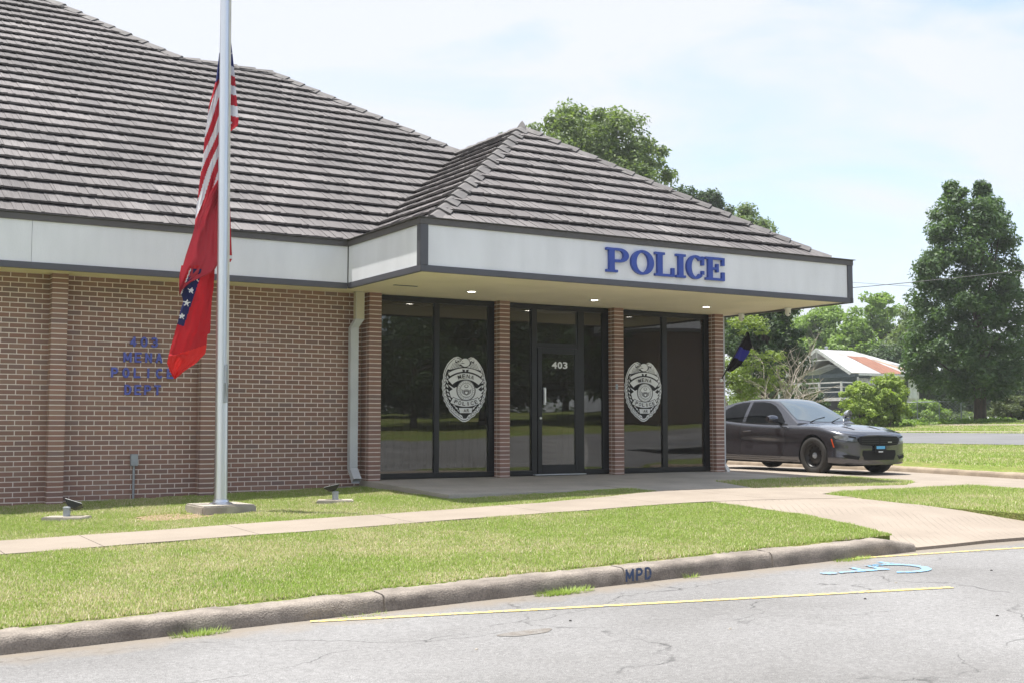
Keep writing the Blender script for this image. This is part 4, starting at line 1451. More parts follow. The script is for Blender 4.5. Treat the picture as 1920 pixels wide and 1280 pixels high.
vis = sorted([r for r in records if visible(r[4]) and r[5] != 'lside'], key=lambda r: r[3])
chosen = set(id(r) for r in vis[:290])
Vs, Fs, Rn = [], [], []
for r in records:
    m4, k, clips, dist, ctr, key = r
    if id(r) in chosen:
        me = shared[k] if not clips else tile_mesh(k, random.random(), clips)
        if len(me.polygons) == 0: continue
        o = bpy.data.objects.new('tile', me); o.matrix_world = m4
        col.objects.link(o); o.parent = roof_o
    else:
        if clips:
            me = tile_mesh(k, 0, clips)
            V = [v.co.copy() for v in me.vertices]; F = [list(p.vertices) for p in me.polygons]
            bpy.data.meshes.remove(me)
        else:
            V, F = TV[k]
        b = len(Vs); rr = random.random()
        Vs += [tuple(main.Mi @ (m4 @ Vector(v))) for v in V]
        Fs += [[b + i for i in f] for f in F]; Rn += [rr] * len(F)
me = bpy.data.meshes.new('tile_courses'); me.from_pydata(Vs, [], Fs); me.update()
a = me.attributes.new('rnd', 'FLOAT', 'FACE'); a.data.foreach_set('value', Rn)
o = link('tile_courses', me, roof_o, M['tile']); o.matrix_world = main.M; o['kind'] = 'stuff'


# hip and ridge caps: overlapping angled covers
def caps(a, b, n1, n2, name='ridge_tile', step=.37, start=True):
    a = Vector(a); b = Vector(b); d = (b - a); Ln = d.length; d.normalize()
    n1 = Vector(n1); n2 = Vector(n2)
    up = (n1 + n2).normalized()
    s1 = n1.cross(d); s1 = s1 if s1.dot(up) < 0 else -s1
    s2 = n2.cross(d); s2 = s2 if s2.dot(up) < 0 else -s2
    n = max(1, int(round(Ln / step))); st = Ln / n
    for i in range(n):
        o0 = a + d * (i * st - .03); o1 = a + d * ((i + 1) * st + .03)
        V = []
        for p, lift, wd in ((o0, .105, .150), (o1, .075, .125)):
            lift += random.uniform(-.004, .004)
            for th in (0, -.026):
                V += [p + s1 * wd + n1 * (lift - .035 + th), p + s1 * .02 + up * (lift + th) , p + s2 * .02 + up * (lift + th), p + s2 * wd + n2 * (lift - .035 + th)]
        V = [tuple(v - o0) for v in V]
        F = [(0, 1, 9, 8), (1, 2, 10, 9), (2, 3, 11, 10), (4, 5, 1, 0), (5, 6, 2, 1), (6, 7, 3, 2), (12, 13, 5, 4), (13, 14, 6, 5), (14, 15, 7, 6), (0, 8, 12, 4), (3, 7, 15, 11), (8, 9, 13, 12), (9, 10, 14, 13), (10, 11, 15, 14)]
        me = bpy.data.meshes.new(name); me.from_pydata(V, [], F)
        bm = bmesh.new(); bm.from_mesh(me); bmesh.ops.recalc_face_normals(bm, faces=bm.faces); bm.to_mesh(me); bm.free()
        ob = link(name, me, roof_o, M['hiptile']); ob.location = o0


caps(Vector((-.2, -2.45, EZ)), APEX, front.n, lside.n)
caps(Vector((7.24, -2.45, EZ)), APEX, front.n, rside.n)
caps(VAL, APEX, lside.n, rside.n)
caps(VAL, A_, main.n, rside.n)
caps(A_, B_, main.n, (0, .56, .83))
caps(B_, C_, main.n, rside.n, step=.42)
ap = MB().lathe([(.001, .165), (.04, .125), (.10, .04), (.13, -.02), (.11, -.06)], n=4).build('apex_cap', M['hiptile'], roof_o)
ap.location = APEX + Vector((0, -.02, .0))
# eave board under the lowest course
eb = MB()
eb.bar((-10.5, -.17, EZ - .0), (-.2, -.17, EZ), .02, .07)
eb.bar((-.2, -2.46, EZ), (7.24, -2.46, EZ), .02, .07)
eb.bar((-.21, -.17, EZ), (-.21, -2.46, EZ), .02, .07)
eb.bar((7.25, -2.46, EZ), (7.25, 12, EZ), .02, .07)
eb.build('eave_board', M['flash'], roof_o)

# ------------------------------------------------------------------ flagpole and flags
PB = Vector((-2.98, -2.22, -.165))
pole = empty('flagpole', PB + Vector((0, 0, -.1)), 'tall brushed aluminium flagpole on a square concrete footing in the lawn', 'flagpole')
def pk(o, off=Vector((0, 0, 0))):
    o.parent = pole
    return o
z0 = .125
ft = MB()
bs = [(-.34, -.36), (.36, -.31), (.32, .38), (-.36, .33)]
ft.add([(x, y, -.12) for x, y in bs] + [(x * .97, y * .97, z0 - .003) for x, y in bs], [(3, 2, 1, 0), (4, 5, 6, 7), (0, 1, 5, 4), (1, 2, 6, 5), (2, 3, 7, 6), (3, 0, 4, 7)])
pk(ft.build('footing', M['pad'], bevel=.018))
lean = -.0075
pts = [(0, 0, z0 - .03)] + [(lean * h, 0, z0 + h) for h in (.0, 2.85, 2.851, 5.6, 9.2)]
pk(MB().tube(pts, [.080, .078, .0735, .0725, .0665, .048], 28).build('pole', M['alu'], smooth=True))
pk(MB().lathe([(.155, z0 - .03), (.16, z0 - .012), (.13, z0 + .012), (.10, z0 + .022), (.092, z0 + .05), (.079, z0 + .055)], n=28).build('flange', M['alu'], smooth=True))
pk(MB().lathe([(.001, 9.20 + z0), (.06, 9.22 + z0), (.085, 9.30 + z0), (.06, 9.38 + z0), (.001, 9.40 + z0)], (lean * 9.3, 0, 0), n=16).build('finial', M['silver'], smooth=True))
def polepos(h, ang, r=.085):
    return (lean * h + RGT.x * math.cos(ang) * r - FWD.x * math.sin(ang) * r, RGT.y * math.cos(ang) * r - FWD.y * math.sin(ang) * r, z0 + h)
rp = [polepos(h, .55, .092 - .0028 * h) for h in np.linspace(1.45, 9.1, 24)]
pk(MB().tube(rp, .006, 6).tube([(x + .012, y - .004, z) for x, y, z in rp], .006, 6).build('halyard', mat('rope', (.62, .60, .56), .9)))
cl = MB().box(-.02, .02, -.03, .0, 1.36, 1.60).tube([(0, -.03, 1.33 + z0), (0, -.045, 1.40 + z0), (0, -.045, 1.62 + z0), (0, -.03, 1.70 + z0)], .012, 6)
c = pk(cl.build('cleat', M['galv'])); c.location = (polepos(0, .9, .075)[0], polepos(0, .9, .075)[1], 0)

POLEZ = (Vector((PB.x, PB.y, 1)) - CAM).dot(FWD)
M['flag'] = attr_color_mat('printed_nylon')
RED, WHT, NAVY = (.46, .028, .045), (.70, .70, .76), (.030, .042, .18)


def flag_mesh(name, rows, colour, depth, label, parent_obj=None, nu=36, dv=1.6, thick=.0):
    """cloth between left and right outlines (survey columns at given rows), folded in depth"""
    va, vb = rows[0][0], rows[-1][0]
    nv = int((vb - va) / dv) + 1
    V, F, Cc = [], [], []
    for j in range(nv + 1):
        v = va + (vb - va) * j / nv
        l = np.interp(v, [r[0] for r in rows], [r[1] for r in rows]); rr = np.interp(v, [r[0] for r in rows], [r[2] for r in rows])
        for i in range(nu + 1):
            t = i / nu
            V.append(tuple(spot(l + (rr - l) * t, POLEZ + depth(t, v) + .0702 * ((798 - v) / 2245.63 * 14.6 - .2), v)))
    for j in range(nv):
        v = va + (vb - va) * (j + .5) / nv
        l = np.interp(v, [r[0] for r in rows], [r[1] for r in rows]); rr = np.interp(v, [r[0] for r in rows], [r[2] for r in rows])
        for i in range(nu):
            t = (i + .5) / nu
            F.append((j * (nu + 1) + i, (j + 1) * (nu + 1) + i, (j + 1) * (nu + 1) + i + 1, j * (nu + 1) + i + 1))
            Cc.append((*colour(l + (rr - l) * t, v, t), 1))
    me = bpy.data.meshes.new(name); me.from_pydata(V, [], F); me.update()
    a = me.color_attributes.new('print', 'FLOAT_COLOR', 'CORNER')
    a.data.foreach_set('color', np.repeat(np.array(Cc, dtype=np.float32), 4, axis=0).ravel())
    me.polygons.foreach_set('use_smooth', [True] * len(F))
    return link(name, me, parent_obj, M['flag'])


def star(u, v, cu_, cv_, r, rot=-90):
    du, dv = (u - cu_), (v - cv_)
    d = math.hypot(du, dv)
    if d > r: return False
    a = (math.degrees(math.atan2(dv, du)) - rot) % 72
    a = min(a, 72 - a)
    # boundary of a five-pointed star
    ri = r * .40
    x1, y1 = r, 0.0
    x2, y2 = ri * math.cos(math.radians(36)), ri * math.sin(math.radians(36))
    px, py = d * math.cos(math.radians(a)), d * math.sin(math.radians(a))
    return (x2 - x1) * (py - y1) - (y2 - y1) * (px - x1) >= 0


def us_left(u, v, t):
    top = 178 - (u - 392) * .6
    if v < 146 + (410 - u) * .9 + 4:
        if star(u, v, 402, 137, 5): return WHT
        return NAVY
    # bands slanting down to the left
    edges = [(172, RED)]
    k = v + (u - 404) * 2.6 + 5 * math.sin(v * .045)
    w = 27
    return RED if int((k - 150) // w) % 2 == 0 else WHT


def us_right(u, v, t):
    if v < 122 + (u - 430) * .5:
        if star(u, v, 432.5, 101, 3.2): return WHT
        return NAVY
    for e, c in ((143, WHT), (161, RED), (178, WHT), (198, RED), (218, WHT)):
        if v < e + (u - 436) * .25: return c
    if v > 226 and abs(v - 231) < (436 - u) * .8: return WHT
    return RED


usf = empty('american_flag', spot(419, POLEZ, 230), 'limp striped flag with a blue star canton, upper flag on the pole', 'flag')
inv = Matrix.Translation(-usf.location)
f1 = flag_mesh('fly', [(100, 411, 419), (125, 408, 419), (150, 405, 419), (180, 397, 419), (200, 391.5, 419), (230, 388, 419), (250, 384.5, 419), (300, 380, 419), (330, 376, 419), (350, 373, 418), (370, 371, 412), (400, 367, 392), (418, 365.5, 378), (436, 364, 367)],
               us_left, lambda t, v: .10 + .030 * math.sin(t * 9 + v * .02) + .018 * math.sin(t * 21 - v * .03) + .007 * math.sin(t * 47 + v * .11), 'fly')
f2 = flag_mesh('hoist', [(58, 421, 431.5), (80, 421, 433.5), (110, 421, 437), (150, 421, 441), (200, 421, 445), (225, 421, 447.5), (236, 421, 446), (249, 421, 430)],
               us_right, lambda t, v: .095 + .02 * math.sin(t * 7 + v * .03), 'hoist')
for q in (f1, f2):
    q.parent = usf; q.matrix_parent_inverse = inv


def ar_front(u, v, t):
    return (.42, .040, .060)  # paler light on the outer drape painted into its red


def ar_back(u, v, t):
    # dark blue band running down-left with stars
    c0u = 366 - (v - 515) * .36
    w = 11.5 + (v - 515) * .02
    if 505 < v < 607 + (u - 330) * .35:
        if abs(u - c0u) < w:
            for su, sv in ((368.5, 521.5), (358.5, 545), (350, 568.5), (341, 593)):
                if star(u, v, su, sv, 7.2, -80): return (.78, .78, .80)
            return (.018, .022, .10)
        if -w - 2.0 < u - c0u < -w: return (.7, .7, .72)
    if v > 668 - (u - 318) * .32:
        return (.68, .035, .032)  # light on the lower fold painted as a brighter red
    return (.48, .020, .030)


arf = empty('state_flag', spot(419, POLEZ, 520), 'limp red flag with a starred dark blue band, lower flag on the pole', 'flag')
inv = Matrix.Translation(-arf.location)
f3 = flag_mesh('drape', [(338, 408, 419), (345, 404, 419), (362, 393, 419), (380, 386, 419), (410, 370, 419), (430, 364, 419), (450, 358, 419), (480, 348, 419), (505, 341, 403), (512, 339, 396), (530, 336.5, 357), (545, 336, 341), (552, 336, 338)],
               ar_front, lambda t, v: .02 + .045 * math.sin(t * 5.2 + v * .012) + .016 * math.sin(t * 13 + v * .035) + .006 * math.sin(t * 31 - v * .06) + .05 * t, 'drape')
f4 = flag_mesh('tail', [(498, 340, 403), (520, 336, 402), (545, 336, 400), (556, 341, 398), (566, 344, 397), (580, 339, 396), (605, 333, 395), (625, 327, 394), (627, 327, 389), (650, 320, 387), (662, 317, 385), (680, 313, 368), (694, 318, 347), (709, 326, 330)],
               ar_back, lambda t, v: .10 + .040 * math.sin(t * 6.0 + v * .015 + 1) + .015 * math.sin(t * 15 - v * .045) + .006 * math.sin(t * 33 + v * .07) - (.03 if v > 665 else 0), 'tail')
f5 = flag_mesh('side_fold', [(372, 429.5, 431), (420, 429.5, 432.5), (470, 429, 434.5), (485, 429, 435.5), (492, 429.5, 432)], lambda u, v, t: (.45, .02, .03) if v < 480 or v > 486 else (.7, .7, .7), lambda t, v: .03 * t, 'side_fold', nu=6)
for q in (f3, f4, f5):
    q.parent = arf; q.matrix_parent_inverse = inv

# black flag with a blue band on a short staff beside the last pier
F0 = Vector((6.98, -.035, 1.64)); F1 = Vector((7.50, -.18, 2.53))
bfg = empty('striped_flag', F0, 'dark flag with one blue stripe on a slanted staff at the right pier', 'flag')
st = MB().tube([F0, F1], .012, 8).build('staff', M['plastic'], smooth=True)
kn = MB().lathe([(.001, -.03), (.03, -.02), (.034, .0), (.03, .02), (.001, .03)], F0, 'Y', 12).build('bracket', M['white_plastic'], smooth=True)
V, F, Cc = [], [], []
nu, nv = 16, 60
dd = (F1 - F0)
for j in range(nv + 1):
    s = .20 + .80 * j / nv
    p = F0 + dd * s
    w = np.interp(s, [.20, .30, .5, .75, .9, 1.0], [.02, .13, .20, .21, .20, .02])
    for i in range(nu + 1):
        t = i / nu
        V.append((p.x + w * t * .70, p.y + .03 * math.sin(t * 7 + s * 5) - .10 * t * w, p.z - w * t * .80))
for j in range(nv):
    s = .20 + .80 * (j + .5) / nv
    for i in range(nu):
        F.append((j * (nu + 1) + i, j * (nu + 1) + i + 1, (j + 1) * (nu + 1) + i + 1, (j + 1) * (nu + 1) + i))
        Cc.append((.045, .045, .26, 1) if .48 < s - .10 * (i / nu) < .70 else (.018, .015, .016, 1))
me = bpy.data.meshes.new('cloth'); me.from_pydata(V, [], F); me.update()
a = me.color_attributes.new('print', 'FLOAT_COLOR', 'CORNER'); a.data.foreach_set('color', np.repeat(np.array(Cc, dtype=np.float32), 4, axis=0).ravel())
me.polygons.foreach_set('use_smooth', [True] * len(F))
ct = link('cloth', me, None, M['flag'])
for q in (st, kn, ct):
    q.parent = bfg; q.matrix_parent_inverse = Matrix.Translation(-F0)

# ------------------------------------------------------------------ small fittings
def ground_light(x, y, ang, label, tilt):
    z = gh(x, y)
    t = empty('flood_light', (x, y, z), label, 'light', 'floodlights in the front lawn', rz=ang); t.scale = (.85, .85, .85)
    pd = MB().add([(-.30, -.17, -.05), (.26, -.20, -.05), (.30, .19, -.05), (-.27, .17, -.05), (-.29, -.16, .055), (.25, -.19, .055), (.29, .18, .055), (-.26, .16, .055)],
                  [(3, 2, 1, 0), (4, 5, 6, 7), (0, 1, 5, 4), (1, 2, 6, 5), (2, 3, 7, 6), (3, 0, 4, 7)])
    pd.build('base_slab', M['pad'], t, bevel=.012)
    MB().lathe([(.048, .025), (.048, .15), (.053, .155), (.053, .18), (.036, .185), (.0, .19)], n=16).build('stem', M['galv'], t, smooth=True)
    hb = MB()
    hb.add([(-.05, -.05, .19), (.05, -.05, .19), (.05, .05, .19), (-.05, .05, .19), (-.13, -.085, .27), (.13, -.085, .27), (.13, .085, .27), (-.13, .085, .27)],
           [(3, 2, 1, 0), (4, 5, 6, 7), (0, 1, 5, 4), (1, 2, 6, 5), (2, 3, 7, 6), (3, 0, 4, 7)])
    h = hb.build('lamp_head', M['plastic'], t, bevel=.008); h.rotation_euler = tilt; h.location = (0, -.04 if tilt[0] < -.3 else 0, 0)
    g = MB().box(-.118, .118, -.074, .074, .2705, .276).build('lens', M['white_plastic'], h)
    return t


g1 = ground_light(-1.40, -2.05, -.35, 'low floodlight with pale lens in the lawn by the entrance slab', (-.12, -.22, 0))
g2 = ground_light(-4.75, -2.05, -.5, 'low dark floodlight in the lawn left of the flagpole', (-.45, .30, 0))
eb_ = empty('conduit_box', (-3.43, YW, -.2), 'small grey electrical box on a conduit against the brick wall', 'electrical box')
MB().box(-.048, .048, -.06, .0, .46, .62).build('box', M['galv'], eb_, bevel=.004)
MB().tube([(0, -.025, -.05), (0, -.025, .47)], .016, 8).build('conduit', M['galv'], eb_, smooth=True)

for x, y, lb in ((7.22, -.34, 'white dome camera under the eave, nearer the brick pier'), (7.22, -1.52, 'white dome camera under the eave, farther from the brick pier')):
    t = empty('security_camera', (x, y, H), lb, 'camera', 'security cameras under the eave')
    MB().lathe([(.06, -.004), (.06, -.03), (.05, -.035), (.05, -.09), (.045, -.12), (.02, -.145), (.001, -.15)], n=16).build('housing', M['white_plastic'], t, smooth=True)
    MB().lathe([(.001, -.05), (.016, -.048), (.016, -.03)], (0, 0, -.105), 'Y', 10).build('eye', M['plastic'], t)
cb = MB().tube([(7.22, -.05, H - .03), (7.24, -.5, H - .02), (7.2, -1.0, H - .03), (7.22, -1.48, H - .015)], .008, 6).build('camera_cable', M['wire'])
tag(cb, 'thin loose cable under the eave linking two white cameras', 'cable')
kb = MB().box(4.63, 4.68, -.012, .0, 1.44, 1.53).build('entry_keypad', M['galv'], bevel=.003)
tag(kb, 'small grey keypad on the brick pier right of the door', 'keypad')

# stencil on the kerb
sm = MB(); x = -1.62
for ch, w in (('M', .078), ('P', .062), ('D', .062)):
    add_block(sm, ch, x + .01, .01, w - .012, .085, .018, 0, .002); x += w + .03
sv = [(a, -8.668 + b_, gh(a, -8.45) - .118 + b) for a, b_, b in sm.v]
sm.v = sv
tag(sm.build('kerb_stencil', M['stencil'], fix=False), 'dark blue stencilled letters MPD on the face of the kerb', 'road marking')

# dead grass and soil patches
def patch(name, x, y, a, b, m, label, rot=0):
    P = []
    for t in np.linspace(0, 2 * math.pi, 27)[:-1]:
        r = 1 + .22 * math.sin(3 * t + x) + .12 * math.sin(7 * t + y)
        p, q = a * r * math.cos(t), b * r * math.sin(t)
        P.append((x + p * math.cos(rot) - q * math.sin(rot), y + p * math.sin(rot) + q * math.cos(rot)))
    o = flat_shape([P], lambda x, y: gh(x, y) + .006, name, m, None, None)
    o['kind'] = 'structure'
patch('soil_patch', -3.66, -2.55, .50, .42, M['dirt'], '')
patch('soil_patch', -4.3, -.05, .8, .16, M['dirt'], '')
patch('soil_patch', -.35, -.35, .32, .3, M['dirt'], '')

# overhead wires
def wire(name, a, b, r, label, sag=.3):
    a = Vector(a); b = Vector(b)
    tag(MB().tube([a.lerp(b, t) - Vector((0, 0, sag * 4 * t * (1 - t))) for t in np.linspace(0, 1, 24)], r, 5).build(name, M['wire']), label, 'wire', 'overhead wires')
wire('overhead_wire', spot(1250, 42, 560), spot(2300, 30, 455), .011, 'lower and thicker overhead wire crossing in front of the tall pear tree', .25)
wire('overhead_wire', spot(1250, 60, 500), spot(2300, 60, 560), .010, 'upper faint overhead wire in the sky right of the canopy', .3)

# ------------------------------------------------------------------ the parked saloon
def car_paint():
    m, nt, b = nodes_of('car_paint')
    b.inputs['Base Color'].default_value = (.082, .084, .098, 1)
    b.inputs['Metallic'].default_value = .75
    b.inputs['Roughness'].default_value = .34
    b.inputs['Coat Weight'].default_value = 1.0
    b.inputs['Coat Roughness'].default_value = .03
    n = nt.nodes.new('ShaderNodeTexNoise'); n.inputs['Scale'].default_value = 3
    t = nt.nodes.new('ShaderNodeTexCoord'); nt.links.new(t.outputs['Object'], n.inputs['Vector'])
    mr_ = nt.nodes.new('ShaderNodeMapRange'); mr_.inputs['To Min'].default_value = .20; mr_.inputs['To Max'].default_value = .27
    nt.links.new(n.outputs['Fac'], mr_.inputs['Value']); nt.links.new(mr_.outputs['Result'], b.inputs['Roughness'])
    return m


M['paint'] = car_paint()
M['car_glass'] = mat('car_glass', (.003, .0035, .004), .04, spec=.22)
M['windscreen'] = mat('windscreen', (.05, .075, .085), .04, spec=1.0, coat=1.0)
M['black_trim'] = mat('black_trim', (.006, .006, .007), .6, spec=.25)
M['gap'] = mat('gap', (.004, .004, .004), .9)
M['rubber'] = mat('rubber', (.030, .028, .026), .85, bump=.3, bscale=60)
M['steel_black'] = mat('steel_black', (.014, .014, .015), .38)
M['headlamp'] = mat('headlamp', (.30, .32, .34), .15, metal=.6, coat=1, var=.8, scale=9)
M['amber'] = mat('amber', (.75, .10, .02), .3)
M['plate_blue'] = mat('plate_blue', (.10, .42, .70), .5)

W_ = [(-2.53, .60), (-2.48, .78), (-2.36, .87), (-2.1, .925), (-1.5, .948), (-.6, .940), (.4, .940), (1.2, .948), (1.6, .952), (1.95, .935), (2.18, .89), (2.34, .82), (2.44, .71), (2.50, .52)]
ZS = [(-2.53, .42), (-2.40, .28), (-2.0, .22), (-1.0, .20), (1.0, .20), (2.0, .21), (2.3, .20), (2.50, .20)]
ZT_ = [(-2.53, 1.02), (-2.46, 1.10), (-2.2, 1.135), (-1.9, 1.13), (-1.0, 1.05), (0, .98), (.85, .995), (1.2, .975), (1.6, .940), (2.0, .885), (2.25, .845), (2.40, .81), (2.50, .765)]
ZH = [(-2.53, .96), (-2.3, 1.03), (-1.9, 1.03), (-1.2, 1.00), (-.6, .955), (.3, .925), (1.0, .915), (1.55, .905), (2.0, .835), (2.25, .79), (2.40, .765), (2.50, .735)]


def sm_interp(t, x):
    xs_ = np.array([a for a, _ in t]); ys_ = np.array([b for _, b in t])
    i = int(np.clip(np.searchsorted(xs_, x) - 1, 0, len(xs_) - 2))
    h = xs_[i + 1] - xs_[i]; u = (x - xs_[i]) / h
    def sl_(k):
        if k == 0: return (ys_[1] - ys_[0]) / (xs_[1] - xs_[0])
        if k == len(xs_) - 1: return (ys_[-1] - ys_[-2]) / (xs_[-1] - xs_[-2])
        return (ys_[k + 1] - ys_[k - 1]) / (xs_[k + 1] - xs_[k - 1])
    m0, m1 = sl_(i) * h, sl_(i + 1) * h
    return float((2 * u**3 - 3 * u**2 + 1) * ys_[i] + (u**3 - 2 * u**2 + u) * m0 + (-2 * u**3 + 3 * u**2) * ys_[i + 1] + (u**3 - u**2) * m1)


def section(x):
    """half profile from under-centre up the side to top centre, as (y, z)"""
    w = sm_interp(W_, x); zs = sm_interp(ZS, x); zt = sm_interp(ZT_, x); zh = sm_interp(ZH, x)
    d = zh - zs
    scoop = .028 * math.exp(-((x - .1) / 1.0) ** 2)
    ctrl = [(0, zs), (w - .16, zs), (w - .045, zs + .015), (w - .012, zs + .06), (w + .002, zs + .14), (w - .004 - .2 * scoop, zs + d * .34), (w - .006 - scoop, zs + d * .52), (w - .002 - .4 * scoop, zs + d * .68),
            (w - .004, zs + d * .80), (w - .020, zs + d * .90), (w - .050, zh - .01), (w - .085, zh + .012), (w * .80, zh + (zt - zh) * .45), (w * .55, zh + (zt - zh) * .85), (w * .30, zt - .002), (0, zt)]
    out_ = []
    P = [ctrl[0]] + ctrl + [(-ctrl[-2][0], ctrl[-2][1])]
    for i in range(1, len(P) - 2):
        for s_ in range(3):
            t = s_ / 3
            q = []
            for k in (0, 1):
                a, b, c_, d_ = P[i - 1][k], P[i][k], P[i + 1][k], P[i + 2][k]
                q.append(.5 * (2 * b + (c_ - a) * t + (2 * a - 5 * b + 4 * c_ - d_) * t * t + (-a + 3 * b - 3 * c_ + d_) * t**3))
            out_.append(tuple(q))
    out_.append(ctrl[-1])
    out_[0] = (0, zs)
    return out_


def loft(xs_, sec):
    V, F = [], []
    rings = []
    for x in xs_:
        h = sec(x)
        ring = [(x, y, z) for y, z in h] + [(x, -y, z) for y, z in h[-2:0:-1]]
        rings.append(len(V)); V += ring
    n = len(ring)
    for i in range(len(xs_) - 1):
        for k in range(n):
            F.append((rings[i] + k, rings[i] + (k + 1) % n, rings[i + 1] + (k + 1) % n, rings[i + 1] + k))
    F.append(tuple(rings[0] + k for k in range(n)))
    F.append(tuple(rings[-1] + k for k in reversed(range(n))))
    return V, F


bx = list(np.linspace(-2.53, -2.3, 8)) + list(np.linspace(-2.2, 2.1, 48)) + list(np.linspace(2.15, 2.50, 14))
V, F = loft(bx, section)
V = [((x if x < 1.75 else 1.75 + (x - 1.75) * .80), y, z) for x, y, z in V]      # short nose overhang
bme = bpy.data.meshes.new('body'); bme.from_pydata(V, [], F)
# greenhouse
RT = [(-2.02, 1.09), (-1.75, 1.20), (-1.3, 1.375), (-.9, 1.455), (-.45, 1.485), (-.1, 1.478), (.12, 1.445), (.35, 1.345), (.65, 1.175), (.98, .985)]


def roof_z(x): return sm_interp(RT, x)


def gsec(x):
    zb = sm_interp(ZH, x) - .03
    zt = roof_z(x)
    hh = max(zt - zb, .01)
    wb = sm_interp(W_, x) - .085 - (.10 if x < -1.6 else 0) * min(1, (-1.6 - x) / .4 if x < -1.6 else 0)
    k = min(1, hh / .52)
    wr = wb - .235 * k - .03
    zr = zt - .045 * k
    ctrl = [(0, zb), (wb - .01, zb), (wb, zb + .01), (wb - (wb - wr) * .5 + .018 * k, zb + (zr - zb) * .5), (wr + .012, zr - .03 * k), (wr - .02, zr + .004 * k), (wr - .10, zt - .022 * k), (wr * .45, zt - .004 * k), (0, zt)]
    out_ = []
    P = [ctrl[0]] + ctrl + [(-ctrl[-2][0], ctrl[-2][1])]
    for i in range(1, len(P) - 2):
        for s_ in range(4):
            t = s_ / 4; q = []
            for kk in (0, 1):
                a, b, c_, d_ = P[i - 1][kk], P[i][kk], P[i + 1][kk], P[i + 2][kk]
                if i <= 2: q.append(b + (c_ - b) * t)
                else: q.append(.5 * (2 * b + (c_ - a) * t + (2 * a - 5 * b + 4 * c_ - d_) * t * t + (-a + 3 * b - 3 * c_ + d_) * t**3))
            out_.append(tuple(q))
    out_.append(ctrl[-1]); out_[0] = (0, zb)
    return out_


V, F = loft(list(np.linspace(-2.02, .98, 56)), gsec)
gme = bpy.data.meshes.new('cabin'); gme.from_pydata(V, [], F)


def cut(me, cutters):
    ob = bpy.data.objects.new('tmp', me); col.objects.link(ob)
    cs = []
    for mbc in cutters:
        cm = mbc.mesh('cutter'); bm = bmesh.new(); bm.from_mesh(cm); bmesh.ops.recalc_face_normals(bm, faces=bm.faces); bm.to_mesh(cm); bm.free()
        c_ = bpy.data.objects.new('cutter', cm); col.objects.link(c_); cs.append(c_)
        md = ob.modifiers.new('b', 'BOOLEAN'); md.operation = 'DIFFERENCE'; md.object = c_; md.solver = 'EXACT'
    dg = bpy.context.evaluated_depsgraph_get(); dg.update()
    res = bpy.data.meshes.new_from_object(ob.evaluated_get(dg))
    for c_ in cs: bpy.data.objects.remove(c_)
    bpy.data.objects.remove(ob)
    return res


bm = bmesh.new(); bm.from_mesh(bme); bmesh.ops.recalc_face_normals(bm, faces=bm.faces); bm.to_mesh(bme); bm.free()
WR = .385
cutters = []
for xa in (1.53, -1.52):
    for s in (-1, 1):
        cm = MB()
        n = 36
        prof = [(xa + WR * math.cos(2 * math.pi * k / n), .362 + (WR + (.02 if xa > 0 else .0)) * math.sin(2 * math.pi * k / n)) for k in range(n)]
        cm.prism(prof, s * .58, s * 1.2)
        cutters.append(cm)
body_tree_me = bme.copy()
body_me = cut(bme, cutters)
tree_b = BVHTree.FromPolygons([v.co for v in body_tree_me.vertices], [tuple(p.vertices) for p in body_tree_me.polygons])
tree_g = BVHTree.FromPolygons([v.co for v in gme.vertices], [tuple(p.vertices) for p in gme.polygons])
bpy.data.meshes.remove(body_tree_me)


def shell(poly, view, tree, off=.004, step=.04, thick=.0):
    """outline given in a side ('L'/'R': x,z), front ('F': y,z) or top ('T': x,y) view, laid on the surface"""
    bm = bmesh.new()
    bm.faces.new([bm.verts.new((a, b, 0)) for a, b in poly])
    a0, a1 = min(p[0] for p in poly), max(p[0] for p in poly); b0, b1 = min(p[1] for p in poly), max(p[1] for p in poly)
    for t in np.arange(a0 + step, a1, step):
        bmesh.ops.bisect_plane(bm, geom=bm.verts[:] + bm.edges[:] + bm.faces[:], plane_co=(t, 0, 0), plane_no=(1, 0, 0))
    for t in np.arange(b0 + step, b1, step):
        bmesh.ops.bisect_plane(bm, geom=bm.verts[:] + bm.edges[:] + bm.faces[:], plane_co=(0, t, 0), plane_no=(0, 1, 0))
    bad = []
    for v in bm.verts:
        a, b = v.co.x, v.co.y
        if view == 'L': o, d = Vector((a, 3, b)), Vector((0, -1, 0))
        elif view == 'R': o, d = Vector((a, -3, b)), Vector((0, 1, 0))
        elif view == 'F': o, d = Vector((4, a, b)), Vector((-1, 0, 0))
        else: o, d = Vector((a, b, 3)), Vector((0, 0, -1))
        h = tree.ray_cast(o, d)
        if h[0] is None: bad.append(v); continue
        nr = h[1] if h[1].dot(d) < 0 else -h[1]
        v.co = h[0] + nr * off
    if bad: bmesh.ops.delete(bm, geom=bad, context='VERTS')
    bmesh.ops.recalc_face_normals(bm, faces=bm.faces)
    me = bpy.data.meshes.new('shell'); bm.to_mesh(me); bm.free()
    me.polygons.foreach_set('use_smooth', [True] * len(me.polygons))
    return me


